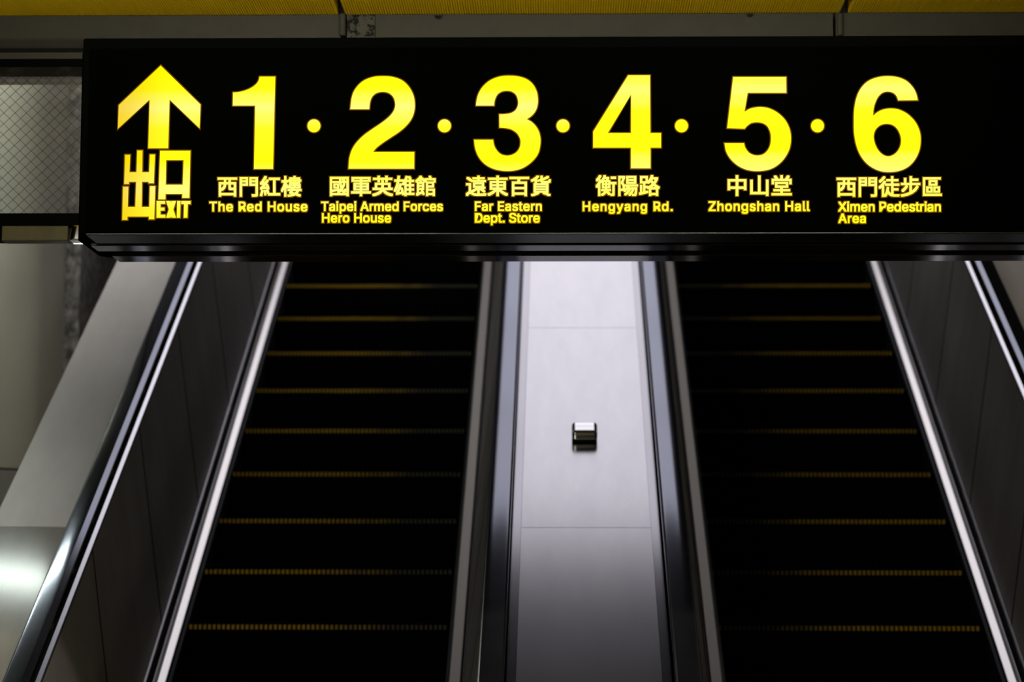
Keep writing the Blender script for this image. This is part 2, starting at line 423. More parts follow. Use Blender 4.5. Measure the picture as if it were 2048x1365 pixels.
# outlines of the letters on the sign (advance, rings as coordinate steps)
GLYPHS = {
'.': (266, '135,-6 -25,4 -21,15 -14,20 -5,25 5,25 14,21 21,14 25,5 25,-5 21,-14 14,-21 5,-25 -5,-25 -14,-20 -21,-15'),
'A': (679, '23,0 262,720 106,0 264,-720 -96,0 -153,428 -7,21 -8,24 -8,25 -9,29 -10,31 -11,36 -12,39 -12,44 18,0 -13,-44 -12,-40 -11,-36 -10,-32 -9,-28 -8,-26 -8,-23 -6,-20 -150,-428|156,201 0,80 367,0 0,-80'),
'D': (711, '310,0 -174,0 0,81 168,0 42,2 38,6 35,11 31,14 27,19 23,22 20,26 16,30 13,33 9,36 5,39 2,42 -2,42 -5,39 -9,36 -12,32 -16,30 -20,25 -22,22 -27,19 -29,15 -34,10 -36,6 -40,2 -181,0 0,81 187,0 51,-3 47,-8 43,-13 39,-19 35,-24 31,-28 26,-34 22,-37 18,-43 12,-46 8,-50 2,-54 -2,-54 -8,-50 -12,-47 -18,-42 -22,-38 -27,-34 -32,-28 -36,-25 -40,-19 -45,-13 -48,-8|176,720 0,-720 -91,0 0,720'),
'E': (592, '85,0 0,720 442,0 0,-81 -351,0 0,-235 327,0 0,-80 -327,0 0,-243 355,0 0,-81'),
'F': (580, '85,0 0,720 437,0 0,-81 -346,0 0,-245 314,0 0,-81 -314,0 0,-313'),
'H': (732, '85,0 0,720 91,0 0,-311 379,0 0,311 92,0 0,-720 -92,0 0,328 -379,0 0,-328'),
'P': (629, '85,0 0,720 248,0 40,-2 36,-6 32,-9 29,-13 26,-17 22,-19 18,-21 16,-25 11,-26 9,-29 5,-30 1,-31 -1,-31 -5,-30 -9,-29 -11,-26 -16,-25 -18,-22 -22,-19 -26,-17 -29,-13 -32,-10 -36,-5 -40,-2 -178,0 0,80 174,0 27,1 24,4 22,6 18,8 17,11 14,12 11,15 9,16 7,17 6,19 3,19 1,21 -1,21 -3,20 -6,18 -7,17 -9,16 -12,14 -13,12 -17,11 -19,8 -21,6 -24,4 -27,1 -153,0 0,-640'),
'R': (635, '85,0 0,720 249,0 40,-2 36,-5 32,-9 29,-13 26,-15 22,-18 18,-21 16,-24 11,-26 9,-28 5,-29 1,-32 -1,-31 -5,-30 -9,-27 -11,-26 -16,-23 -18,-21 -22,-18 -26,-15 -29,-12 -32,-8 -37,-5 -39,-2 -198,0 0,81 195,0 26,1 24,3 22,5 18,8 31,20 20,27 7,16 5,18 4,19 1,20 -1,21 -4,19 -5,18 -7,17 -9,15 -12,13 -14,11 -16,10 -19,8 -21,5 -25,4 -26,1 -154,0 0,-640|500,0 -174,324 103,0 176,-324'),
'S': (632, '317,-13 -38,2 -36,5 -32,8 -31,11 -27,14 -24,17 -21,19 -18,22 -14,24 -11,26 -7,28 -4,30 94,0 3,-20 5,-18 8,-16 11,-15 12,-13 15,-11 16,-9 18,-8 19,-6 20,-4 20,-3 22,0 24,1 22,3 22,4 20,7 18,9 17,10 14,12 12,14 10,15 7,16 5,18 1,18 -5,31 -14,25 -22,20 -29,16 -17,7 -17,7 -19,6 -20,6 -86,24 -42,13 -37,17 -32,19 -27,21 -21,25 -15,28 -10,31 -3,34 2,30 7,27 10,26 14,24 18,21 21,19 23,17 27,14 29,11 30,7 33,5 34,2 35,-2 33,-5 30,-8 28,-11 26,-14 23,-16 20,-18 18,-21 14,-23 10,-24 6,-26 3,-27 -90,0 -5,25 -10,23 -15,20 -19,16 -24,13 -26,9 -28,6 -32,2 -22,-1 -21,-3 -20,-5 -18,-6 -32,-18 -23,-24 -14,-28 -5,-32 5,-34 17,-26 25,-20 30,-16 31,-12 30,-9 73,-20 32,-9 35,-13 17,-8 17,-8 17,-10 16,-11 14,-12 14,-13 12,-15 10,-16 9,-18 6,-20 4,-22 1,-24 -2,-29 -6,-27 -9,-26 -14,-24 -17,-23 -21,-20 -24,-17 -27,-15 -31,-12 -34,-9 -37,-5'),
'T': (635, '45,639 0,81 545,0 0,-81 -227,0 0,-639 -90,0 0,639'),
'X': (671, '26,0 281,403 0,-69 -265,386 105,0 105,-153 20,-30 17,-26 14,-23 13,-22 14,-25 15,-28 -16,0 14,28 14,24 13,23 15,23 17,26 20,30 107,153 103,0 -266,-382 0,68 279,-406 -105,0 -126,183 -19,27 -15,24 -14,21 -13,22 -13,23 -14,27 20,0 -14,-26 -13,-23 -13,-22 -14,-21 -16,-24 -19,-28 -127,-183'),
'Z': (620, '59,0 0,66 328,479 11,16 11,16 12,16 12,16 12,16 13,16 12,16 12,16 10,-30 -22,-1 -22,-1 -22,-1 -22,0 -22,0 -22,-1 -22,0 -22,0 -259,0 0,81 505,0 0,-67 -323,-471 -12,-17 -12,-17 -13,-17 -13,-17 -12,-17 -13,-17 -13,-16 -13,-17 -10,30 22,1 21,1 22,1 22,0 22,0 22,1 22,0 22,0 262,0 0,-81'),
'a': (551, '226,-12 -25,1 -23,4 -23,6 -21,8 -20,11 -18,13 -15,15 -14,17 -10,20 -8,21 -4,23 -2,26 1,22 4,20 5,17 8,16 21,26 28,19 15,8 17,7 17,6 18,4 19,4 19,4 18,3 19,2 23,3 21,3 19,2 16,2 26,4 18,7 11,12 4,16 0,3 -3,31 -10,26 -15,20 -23,16 -28,9 -34,3 -36,-3 -30,-9 -25,-13 -20,-17 -14,-19 -10,-19 -84,24 10,23 13,21 14,18 16,16 18,13 19,12 19,9 21,7 22,6 21,4 22,2 21,1 31,-2 33,-5 17,-5 17,-5 17,-8 15,-9 15,-11 14,-13 12,-15 11,-18 9,-20 6,-23 4,-26 1,-28 0,-356 -85,0 0,73 -5,0 -12,-19 -17,-19 -23,-18 -29,-16 -17,-5 -19,-5 -21,-2|241,64 23,1 22,4 19,6 18,8 29,22 21,27 13,31 4,32 0,74 -8,-6 -15,-5 -18,-5 -22,-4 -22,-4 -22,-3 -19,-2 -16,-2 -30,-6 -28,-8 -24,-11 -20,-16 -12,-21 -4,-28 4,-25 10,-21 17,-16 23,-12 27,-7'),
'c': (560, '293,-12 -35,3 -33,6 -31,11 -29,15 -26,19 -23,23 -20,26 -17,29 -13,33 -10,35 -6,37 -2,40 2,41 6,38 10,35 13,33 17,29 20,27 23,22 26,19 29,16 31,10 33,7 35,2 20,-1 19,-1 18,-4 18,-4 33,-13 31,-17 26,-22 23,-26 10,-15 8,-16 7,-16 6,-17 -83,-21 -8,20 -10,18 -13,17 -16,14 -18,11 -21,9 -24,5 -26,2 -25,-2 -23,-5 -21,-9 -19,-12 -16,-15 -14,-17 -12,-20 -10,-21 -7,-24 -5,-24 -4,-26 -1,-27 1,-26 4,-25 5,-25 7,-23 10,-21 12,-20 14,-17 16,-15 19,-12 21,-8 23,-6 25,-1 27,2 23,5 22,9 18,12 16,14 14,17 10,20 8,21 83,-21 -6,-18 -7,-17 -8,-16 -10,-15 -23,-26 -27,-23 -14,-9 -16,-9 -17,-7 -17,-6 -18,-5 -19,-3 -19,-2'),
'd': (601, '276,-12 -32,3 -31,6 -29,11 -26,15 -25,19 -21,22 -19,26 -16,30 -12,32 -9,36 -6,38 -2,41 2,41 6,38 9,36 13,32 16,30 18,25 22,23 24,18 27,15 29,11 30,6 33,2 24,-1 21,-3 19,-5 17,-8 28,-17 21,-21 15,-20 11,-17 7,0 0,268 86,0 0,-720 -83,0 0,83 -9,0 -12,-18 -16,-21 -21,-21 -28,-18 -17,-7 -19,-5 -21,-4|289,66 24,2 22,5 19,8 18,11 16,14 14,16 12,19 10,22 7,23 6,26 3,27 1,29 -1,29 -3,27 -5,25 -8,23 -10,21 -11,19 -14,16 -16,14 -18,11 -20,8 -22,4 -24,2 -24,-2 -22,-5 -20,-8 -18,-11 -16,-15 -14,-16 -12,-19 -10,-21 -7,-24 -5,-24 -4,-26 -1,-28 1,-28 4,-26 5,-25 8,-24 9,-22 12,-19 14,-17 16,-14 18,-12 21,-8 22,-5'),
'e': (572, '300,-12 -38,3 -35,6 -32,11 -29,15 -27,19 -23,23 -20,26 -17,29 -14,32 -9,35 -6,38 -2,39 2,40 6,38 9,35 13,33 17,30 19,26 23,23 26,20 28,15 31,11 33,7 35,2 22,-1 22,-3 21,-4 21,-7 21,-8 19,-11 18,-13 18,-15 16,-17 14,-19 13,-23 10,-24 9,-27 6,-30 4,-32 1,-36 0,-34 -419,0 0,73 372,0 -40,-27 -1,26 -3,24 -5,23 -8,21 -9,19 -12,17 -13,15 -15,13 -18,10 -19,7 -21,5 -24,1 -23,-1 -22,-5 -20,-7 -18,-10 -16,-13 -14,-15 -13,-16 -10,-18 -8,-20 -6,-20 -3,-22 -1,-21 0,-48 1,-28 4,-27 6,-24 9,-22 12,-19 13,-17 15,-15 18,-12 19,-10 21,-6 22,-4 25,-2 30,3 28,7 24,11 21,17 17,21 11,25 85,-20 -8,-21 -9,-18 -12,-18 -14,-16 -16,-15 -17,-13 -20,-12 -21,-10 -23,-8 -24,-5 -26,-3'),
'g': (602, '293,-213 -29,1 -27,3 -25,5 -23,6 -21,9 -19,10 -17,11 -16,12 -13,14 -12,14 -11,15 -8,15 72,40 12,-17 16,-18 20,-18 26,-14 16,-6 18,-4 19,-2 22,-1 31,2 28,6 25,10 22,14 18,18 13,22 8,27 3,31 0,105 -8,0 -12,-18 -15,-20 -21,-20 -28,-17 -17,-7 -19,-4 -21,-3 -24,-1 -32,2 -30,5 -28,10 -27,14 -24,17 -22,21 -19,24 -16,28 -13,31 -9,34 -6,37 -2,41 2,40 6,37 9,35 13,32 16,29 19,26 22,22 24,18 27,15 28,11 31,6 32,2 24,-1 22,-3 19,-5 17,-7 28,-18 21,-20 16,-21 11,-18 8,0 0,86 84,0 0,-550 -2,-33 -6,-30 -9,-27 -14,-24 -17,-21 -20,-18 -23,-14 -25,-12 -27,-9 -29,-7 -30,-4|290,84 24,1 21,4 20,7 18,10 16,13 14,15 12,17 10,20 7,22 6,25 3,26 1,29 -1,27 -3,27 -6,24 -7,23 -10,20 -12,18 -14,16 -15,14 -18,11 -20,8 -22,4 -24,2 -24,-2 -22,-5 -20,-8 -19,-11 -16,-14 -14,-16 -12,-19 -9,-21 -8,-22 -5,-24 -4,-26 -1,-26 1,-28 4,-25 5,-24 8,-23 10,-20 12,-17 14,-16 16,-13 18,-10 20,-7 22,-5'),
'h': (580, '161,321 0,-321 -87,0 0,720 87,0 0,-313 -16,0 14,34 16,29 19,24 21,18 24,14 26,10 27,6 30,2 26,-1 25,-5 23,-7 22,-9 19,-13 18,-16 15,-18 12,-21 10,-24 8,-27 4,-30 1,-33 0,-340 -86,0 0,333 -2,30 -6,26 -10,23 -15,19 -17,15 -21,11 -24,7 -27,2 -19,-1 -18,-3 -16,-6 -16,-7 -28,-20 -21,-29 -8,-17 -6,-19 -3,-21'),
'i': (236, '74,0 0,537 87,0 0,-537|118,627 -23,4 -19,12 -13,19 -5,22 5,22 13,19 19,12 23,4 24,-4 19,-12 13,-19 5,-22 -5,-22 -13,-19 -19,-12'),
'l': (268, '197,-3 -29,2 -25,6 -21,10 -17,14 -14,17 -9,21 -6,25 -2,27 0,601 87,0 0,-580 2,-32 7,-20 14,-11 23,-4 11,1 9,0 7,2 6,1 16,-73 -13,-3 -14,-2 -16,-2'),
'm': (863, '74,0 0,537 84,0 1,-119 -7,0 7,21 8,18 9,17 11,16 27,24 30,18 32,11 34,4 29,-3 25,-6 23,-12 20,-15 16,-20 14,-22 10,-25 7,-27 -12,0 6,19 8,18 9,16 12,16 14,13 14,12 16,11 18,9 18,7 20,5 20,3 21,1 23,-2 22,-4 21,-6 20,-9 18,-11 16,-14 15,-17 12,-19 10,-22 7,-25 5,-27 1,-30 0,-361 -86,0 0,359 -2,27 -7,23 -10,19 -14,15 -17,11 -19,7 -19,5 -22,2 -33,-4 -29,-11 -24,-19 -17,-23 -11,-29 -3,-32 0,-350 -87,0 0,368 -2,21 -5,19 -10,17 -13,15 -16,12 -18,9 -20,5 -22,2 -30,-4 -29,-11 -25,-18 -20,-26 -7,-15 -6,-17 -3,-19 -1,-21 0,-337'),
'n': (580, '161,321 0,-321 -87,0 0,537 84,0 0,-130 -13,0 14,34 16,29 19,24 21,18 24,14 26,10 27,6 30,2 26,-1 25,-5 23,-7 22,-9 19,-13 17,-16 15,-18 13,-21 10,-24 8,-27 4,-30 1,-33 0,-340 -86,0 0,333 -2,30 -6,26 -10,23 -15,19 -17,15 -21,11 -24,7 -27,2 -19,-1 -18,-3 -16,-6 -16,-7 -28,-20 -21,-29 -8,-17 -6,-19 -3,-21'),
'o': (588, '293,-12 -35,3 -33,6 -31,11 -29,15 -26,19 -23,23 -20,26 -17,29 -13,33 -10,35 -6,37 -2,40 2,41 6,38 10,35 13,33 17,29 20,27 23,22 26,19 29,16 31,10 33,7 35,2 36,-2 34,-7 31,-10 29,-16 26,-19 23,-22 20,-27 17,-29 13,-33 10,-35 5,-38 2,-41 -2,-40 -5,-37 -10,-35 -13,-33 -17,-29 -20,-26 -23,-23 -26,-19 -29,-15 -31,-11 -34,-6|293,66 26,1 24,6 21,8 18,12 17,15 14,17 12,20 10,21 7,23 6,25 3,25 1,26 -1,27 -3,25 -6,25 -7,23 -10,22 -12,20 -14,17 -17,15 -18,12 -21,9 -24,5 -26,2 -25,-2 -23,-5 -21,-9 -19,-12 -16,-15 -14,-17 -12,-20 -10,-21 -7,-24 -5,-24 -4,-26 -1,-27 1,-26 4,-25 5,-25 7,-23 10,-21 12,-20 14,-17 16,-15 19,-12 21,-8 23,-6'),
'p': (601, '74,-202 0,739 84,0 0,-85 9,0 12,17 15,20 21,21 28,17 16,8 19,5 22,3 24,1 33,-2 30,-6 29,-11 27,-15 24,-18 22,-23 18,-25 16,-30 13,-32 9,-36 6,-38 1,-41 -1,-41 -6,-38 -9,-36 -12,-32 -16,-30 -19,-26 -21,-22 -25,-19 -26,-15 -29,-11 -31,-6 -32,-3 -24,1 -21,4 -19,5 -17,7 -28,18 -21,21 -16,21 -12,18 -6,0 0,-285|312,66 24,2 22,5 20,8 18,12 16,14 13,17 12,19 10,22 8,24 5,25 3,26 1,28 -1,28 -3,26 -5,24 -8,24 -9,21 -12,19 -14,16 -16,15 -18,11 -20,8 -22,5 -24,2 -24,-2 -22,-4 -20,-8 -18,-11 -16,-14 -14,-16 -11,-19 -10,-21 -8,-23 -5,-25 -3,-27 -2,-29 2,-29 3,-27 5,-26 8,-23 10,-22 12,-19 14,-16 16,-14 18,-11 20,-8 21,-5'),
'r': (367, '74,0 0,537 84,0 0,-83 5,0 9,20 12,17 14,15 18,14 19,11 21,7 22,5 24,2 10,-1 12,0 21,-1 0,-87 -7,1 -13,2 -15,2 -17,0 -36,-4 -32,-12 -27,-19 -20,-25 -13,-30 -4,-36 0,-335'),
's': (517, '258,-12 -27,1 -26,4 -24,5 -22,7 -21,9 -19,11 -17,13 -15,16 -12,17 -11,19 -8,21 -6,22 83,18 7,-21 9,-18 12,-15 15,-12 17,-9 19,-6 21,-4 24,-2 26,2 24,4 21,8 18,10 25,26 8,31 -5,26 -14,21 -25,16 -35,11 -89,22 -34,10 -30,12 -24,14 -21,18 -16,19 -11,22 -7,25 -2,27 2,22 5,21 8,20 11,18 14,17 17,15 19,12 21,11 23,9 25,6 26,4 28,1 26,-1 25,-3 23,-5 20,-8 19,-9 17,-11 15,-13 13,-14 11,-16 10,-16 8,-19 7,-19 -80,-18 -14,29 -22,26 -14,10 -18,8 -21,4 -25,2 -23,-2 -21,-4 -19,-7 -17,-10 -23,-25 -8,-31 5,-27 16,-21 13,-8 15,-8 19,-7 21,-5 82,-20 34,-10 30,-12 24,-14 20,-17 16,-20 11,-21 7,-25 2,-26 -2,-23 -5,-22 -8,-20 -12,-19 -14,-18 -18,-15 -20,-13 -22,-12 -25,-9 -27,-6 -28,-4'),
't': (322, '288,537 0,-74 -279,0 0,74|92,667 86,0 0,-529 4,-30 11,-21 19,-12 29,-4 9,0 12,1 12,2 12,2 16,-74 -14,-3 -16,-3 -17,-1 -17,-1 -33,2 -29,7 -25,11 -21,16 -17,20 -12,24 -7,27 -2,30'),
'u': (580, '258,-7 -26,1 -25,4 -23,7 -21,10 -20,13 -17,15 -15,19 -13,21 -10,24 -8,27 -4,30 -2,33 0,340 87,0 0,-333 2,-30 6,-26 10,-23 15,-19 18,-15 21,-11 23,-7 27,-2 19,1 18,3 17,5 16,8 27,20 21,29 8,17 5,19 4,21 1,22 0,321 86,0 0,-537 -83,0 0,130 13,0 -14,-35 -16,-29 -19,-24 -22,-18 -24,-14 -26,-9 -27,-6'),
'y': (551, '67,-196 20,75 14,-3 24,-3 22,1 20,7 17,14 16,23 13,32 17,48 -205,539 94,0 115,-318 8,-24 8,-24 8,-24 6,-24 7,-24 6,-23 7,-24 7,-23 -31,0 7,23 6,24 7,23 7,24 6,24 8,24 8,24 8,24 115,318 94,0 -237,-619 -9,-20 -9,-19 -10,-16 -11,-14 -25,-24 -28,-17 -32,-10 -35,-3 -21,0 -18,3 -14,3'),
'中': (1000, '458,840 0,-179 -362,0 0,-475 75,0 0,62 287,0 0,-327 79,0 0,327 288,0 0,-57 77,0 0,470 -365,0 0,179|171,322 0,266 287,0 0,-266|825,322 -288,0 0,266 288,0'),
'區': (1000, '433,608 229,0 0,-116 -229,0|362,662 0,-224 374,0 0,224|316,315 134,0 0,-148 -134,0|253,371 0,-258 262,0 0,258|648,315 139,0 0,-148 -139,0|583,371 0,-258 271,0 0,258|897,793 -804,0 0,-825 848,0 0,68 -776,0 0,690 732,0'),
'國': (1000, '625,676 60,-35 48,-37 36,40 -49,36 -60,32|198,185 11,-58 66,13 73,14 76,15 79,16 -3,53 -84,-15 -80,-15 -74,-13|297,427 115,0 0,-102 -115,0|244,473 0,-194 223,0 0,194|504,701 8,-108 -304,0 0,-56 309,0 9,-83 12,-79 16,-72 18,-64 -33,-38 -37,-35 -39,-31 -43,-27 24,-23 20,-24 36,25 34,28 33,30 30,32 21,-37 25,-29 27,-20 31,-12 36,-3 30,20 22,44 14,69 -25,15 -25,20 -12,-78 -18,-27 -45,29 -37,65 35,54 30,59 25,64 22,69 -61,12 -14,-50 -18,-47 -20,-45 -23,-42 -11,51 -10,57 -9,60 -7,63 214,0 0,56 -219,0 -7,108|82,794 0,-877 72,0 0,47 690,0 0,-47 74,0 0,877|154,32 0,693 690,0 0,-693'),
'堂': (1000, '295,472 411,0 0,-111 -411,0|225,533 0,-232 236,0 0,-100 -309,0 0,-66 309,0 0,-121 -395,0 0,-66 871,0 0,66 -401,0 0,121 326,0 0,66 -326,0 0,100 244,0 0,232|768,833 -19,-33 -23,-37 -26,-35 -24,-32 46,-17 -186,0 0,162 -75,0 0,-162 -177,0 39,17 -17,31 -22,34 -26,35 -27,33 -66,-27 23,-30 22,-32 20,-31 16,-30 -174,0 0,-218 70,0 0,152 716,0 0,-152 73,0 0,218 -187,0 24,27 26,32 26,34 25,34'),
'山': (1000, '108,632 0,-634 708,0 0,-74 77,0 0,709 -77,0 0,-559 -278,0 0,755 -78,0 0,-755 -275,0 0,558'),
'徒': (1000, '244,840 -41,-55 -52,-57 -58,-53 -60,-45 22,-27 19,-28 65,51 64,59 59,64 50,64|404,353 -14,-120 -26,-105 -40,-91 -57,-72 31,-23 27,-24 34,40 29,45 24,49 21,55 66,-87 82,-53 97,-27 111,-7 161,0 9,36 15,34 -180,0 -55,2 -53,6 0,207 231,0 0,67 -231,0 0,149 273,0 0,68 -281,0 0,140 233,0 0,66 -233,0 0,134 -72,0 0,-134 -227,0 0,-66 227,0 0,-140 -279,0 0,-68 287,0 0,-404 -48,25 -43,37 -36,49 -29,64 6,34 5,34 4,36 4,38|268,636 -51,-79 -60,-74 -67,-68 -69,-58 23,-33 20,-33 28,24 28,26 29,28 28,29 0,-479 71,0 0,563 24,32 22,32 21,33 20,33'),
'東': (1000, '153,590 0,-368 243,0 -76,-68 -88,-62 -95,-53 -96,-40 28,-30 24,-33 98,46 97,60 91,71 80,78 0,-271 77,0 0,274 81,-79 93,-72 99,-62 100,-47 25,34 28,31 -97,39 -97,53 -90,62 -78,69 259,0 0,368 -323,0 0,84 404,0 0,71 -404,0 0,94 -77,0 0,-94 -393,0 0,-71 393,0 0,-84|226,379 233,0 0,-97 -233,0|536,379 246,0 0,-97 -246,0|226,530 233,0 0,-95 -233,0|536,530 246,0 0,-95 -246,0'),
'樓': (1000, '357,677 0,-59 57,0 0,-103 201,0 0,-51 -225,0 0,-164 166,0 -35,-60 -182,0 0,-60 145,0 -38,-58 -35,-50 45,-10 47,-12 47,-12 48,-13 -52,-16 -62,-13 -71,-11 -82,-9 17,-28 11,-29 104,13 87,18 74,22 61,26 59,-20 55,-19 48,-19 42,-19 44,55 -38,17 -44,16 -49,17 -51,17 27,29 23,33 18,36 15,39 126,0 0,60 -364,0 35,60 285,0 0,164 -231,0 0,51 209,0 0,103 53,0 0,59 -53,0 0,100 -209,0 0,64 -70,0 0,-64 -201,0 0,-100|560,180 203,0 -32,-64 -52,-51 -42,12 -42,10 -41,11 -41,9|479,726 136,0 0,-54 -136,0|615,566 -136,0 0,57 136,0|685,726 143,0 0,-54 -143,0|685,566 0,57 143,0 0,-57|457,413 158,0 0,-62 -158,0|685,413 161,0 0,-62 -161,0|184,840 0,-193 -126,0 0,-70 119,0 -26,-105 -35,-105 -41,-94 -44,-76 21,-35 17,-38 32,56 30,68 28,75 25,81 0,-483 66,0 0,512 19,-37 18,-37 15,-34 12,-28 44,54 -20,35 -31,52 -32,52 -25,38 0,49 85,0 0,70 -85,0 0,193'),
'步': (1000, '291,420 -41,-61 -50,-58 -54,-52 -57,-45 30,-28 26,-29 59,52 58,61 55,67 46,69|210,762 0,-227 -150,0 0,-72 405,0 0,-317 72,0 -101,-51 -115,-42 -128,-32 -142,-24 23,-35 16,-37 263,59 216,92 168,130 122,172 -71,33 -46,-78 -56,-69 -66,-61 -76,-53 0,313 393,0 0,72 -386,0 0,128 295,0 0,70 -295,0 0,107 -79,0 0,-305 -186,0 0,227'),
'百': (1000, '177,563 0,-644 76,0 0,65 506,0 0,-65 78,0 0,644 -340,0 10,35 10,38 10,38 9,39 401,0 0,73 -873,0 0,-73 385,0 -6,-38 -7,-39 -8,-38 -8,-35|253,241 506,0 0,-187 -506,0|253,310 0,183 506,0 0,-183'),
'紅': (1000, '221,189 10,-53 9,-56 7,-54 4,-48 65,17 -5,47 -7,54 -10,55 -11,53|106,197 -13,-61 -15,-62 -18,-57 -20,-51 35,-11 31,-13 19,52 18,60 17,64 14,65|333,212 15,-39 14,-41 13,-39 9,-35 61,23 -10,34 -12,39 -15,40 -16,38|71,240 21,8 45,11 88,15 150,25 12,-51 65,20 -10,44 -17,51 -19,54 -22,52 -62,-16 18,-46 17,-50 -181,-24 65,71 64,77 61,81 58,85 -67,41 -19,-33 -21,-33 -22,-32 -22,-31 -120,-11 48,59 47,65 44,69 42,70 -72,31 -43,-81 -46,-74 -41,-59 -28,-36 -34,-37 -29,-17 14,-38 11,-34 14,5 26,5 45,7 73,9 -30,-38 -28,-32 -22,-26 -17,-18 -45,-45 -36,-20 14,-38|419,52 0,-74 542,0 0,74 -223,0 0,638 207,0 0,74 -485,0 0,-74 201,0 0,-638'),
'英': (1000, '457,627 0,-115 -297,0 0,-234 -103,0 0,-71 374,0 -43,-65 -75,-60 -114,-55 -161,-46 26,-32 20,-31 169,53 122,62 81,71 49,77 71,-98 92,-75 115,-55 138,-35 21,36 27,32 -134,28 -111,46 -89,64 -66,83 376,0 0,71 -99,0 0,234 -311,0 0,115|232,278 0,168 225,0 0,-95 -1,-37 -4,-36|771,278 -240,0 3,36 1,36 0,96 236,0|640,840 0,-92 -285,0 0,92 -74,0 0,-92 -212,0 0,-68 212,0 0,-105 74,0 0,105 285,0 0,-105 75,0 0,105 213,0 0,68 -213,0 0,92'),
'衡': (1000, '198,840 -29,-52 -38,-55 -43,-52 -45,-45 21,-28 19,-28 51,51 49,59 46,63 38,62|731,771 0,-69 207,0 0,69|466,253 -3,-28 -4,-26 -174,0 0,-62 157,0 -24,-50 -35,-43 -48,-36 -65,-29 21,-24 17,-27 66,31 53,37 39,45 29,51 42,-35 40,-36 36,-34 27,-32 46,47 -29,31 -37,35 -41,35 -44,34 168,0 0,62 -177,0 7,54|422,696 120,0 -19,-47 -22,-44 -129,0 26,45|219,640 -38,-79 -46,-75 -51,-70 -53,-60 25,-33 20,-32 36,42 36,47 0,-460 69,0 0,565 20,35 20,36 26,-18 22,-22 15,17 0,-264 358,0 0,336 -109,0 32,62 27,63 -45,29 -10,-3 -126,0 14,35 11,35 -68,10 -22,-65 -31,-69 -39,-68 -49,-64 23,47|377,412 95,0 0,-88 -95,0|529,412 89,0 0,-88 -89,0|377,550 95,0 0,-86 -95,0|529,550 89,0 0,-86 -89,0|708,525 0,-70 99,0 0,-448 -3,-10 -11,-4 -32,-1 -53,1 13,-35 7,-34 70,2 46,11 25,25 6,45 0,448 83,0 0,70'),
'西': (1000, '59,775 0,-73 297,0 0,-145 -243,0 0,-633 73,0 0,62 633,0 0,-59 75,0 0,630 -253,0 0,145 298,0 0,73|186,56 0,188 24,-26 20,-28 93,63 58,74 31,80 11,81 145,0 0,-158 4,-50 16,-31 31,-16 51,-5 136,0 13,0 0,-172|186,246 0,242 169,0 -10,-66 -27,-64 -50,-60|424,557 0,145 144,0 0,-145|641,488 178,0 0,-187 -6,-2 -14,0 -120,0 -32,5 -6,26'),
'貨': (1000, '254,318 504,0 0,-69 -504,0|254,201 504,0 0,-70 -504,0|254,434 504,0 0,-67 -504,0|181,485 0,-404 652,0 0,404|596,33 80,-28 76,-29 69,-29 56,-26 65,44 -62,26 -73,28 -80,29 -82,26|350,71 -62,-29 -74,-26 -80,-23 -79,-19 29,-27 26,-29 79,24 82,29 79,33 68,35|339,845 -60,-60 -73,-55 -79,-50 -83,-41 29,-25 26,-28 31,17 32,18 33,20 32,21 0,-149 73,0 0,204 29,25 28,25 26,26 24,27|497,836 0,-152 -41,-13 -41,-12 -40,-11 -41,-11 14,-25 10,-26 35,9 34,9 35,10 35,10 7,-46 21,-28 40,-15 65,-4 205,0 50,5 33,20 19,38 10,62 -34,10 -31,14 -13,-70 -41,-15 -193,0 -53,6 -12,26 0,20 85,30 79,33 73,35 63,38 -58,45 -48,-32 -58,-31 -65,-29 -71,-27 0,127'),
'路': (1000, '156,732 189,0 0,-176 -189,0|38,42 13,-73 86,20 96,24 102,25 103,26 -7,67 -132,-31 0,179 106,0 20,-25 16,-25 30,14 30,15 0,-336 70,0 0,37 252,0 0,-34 71,0 0,331 32,-15 22,34 25,29 -65,29 -60,35 -55,40 -50,44 45,59 41,64 34,70 28,75 -47,21 -14,-3 -194,0 17,42 15,43 -71,18 -34,-89 -42,-83 -50,-75 -57,-62 0,266 -325,0 0,-308 142,0 0,-406 -78,-18 0,330 -64,0 0,-344|571,25 0,193 252,0 0,-193|797,672 -21,-45 -24,-44 -27,-40 -30,-39 -30,37 -26,38 -23,38 -20,38 9,17|546,283 39,26 39,28 37,31 36,34 33,-32 36,-31 38,-29 41,-27|650,454 -52,-48 -56,-42 -58,-36 -60,-30 0,48 -125,0 0,144 115,0 0,32 29,-23 24,-22 24,25 23,28 22,30 22,32 20,-34 22,-35 24,-34'),
'軍': (1000, '63,111 0,-68 399,0 0,-125 74,0 0,125 405,0 0,68 -405,0 0,75 303,0 0,332 -303,0 0,70 263,0 0,59 -263,0 0,76 312,0 0,-130 75,0 0,195 -842,0 0,-195 73,0 0,130 308,0 0,-76 -260,0 0,-59 260,0 0,-70 -289,0 0,-332 289,0 0,-75|244,326 218,0 0,-83 -218,0|536,326 229,0 0,-83 -229,0|244,462 218,0 0,-82 -218,0|536,462 229,0 0,-82 -229,0'),
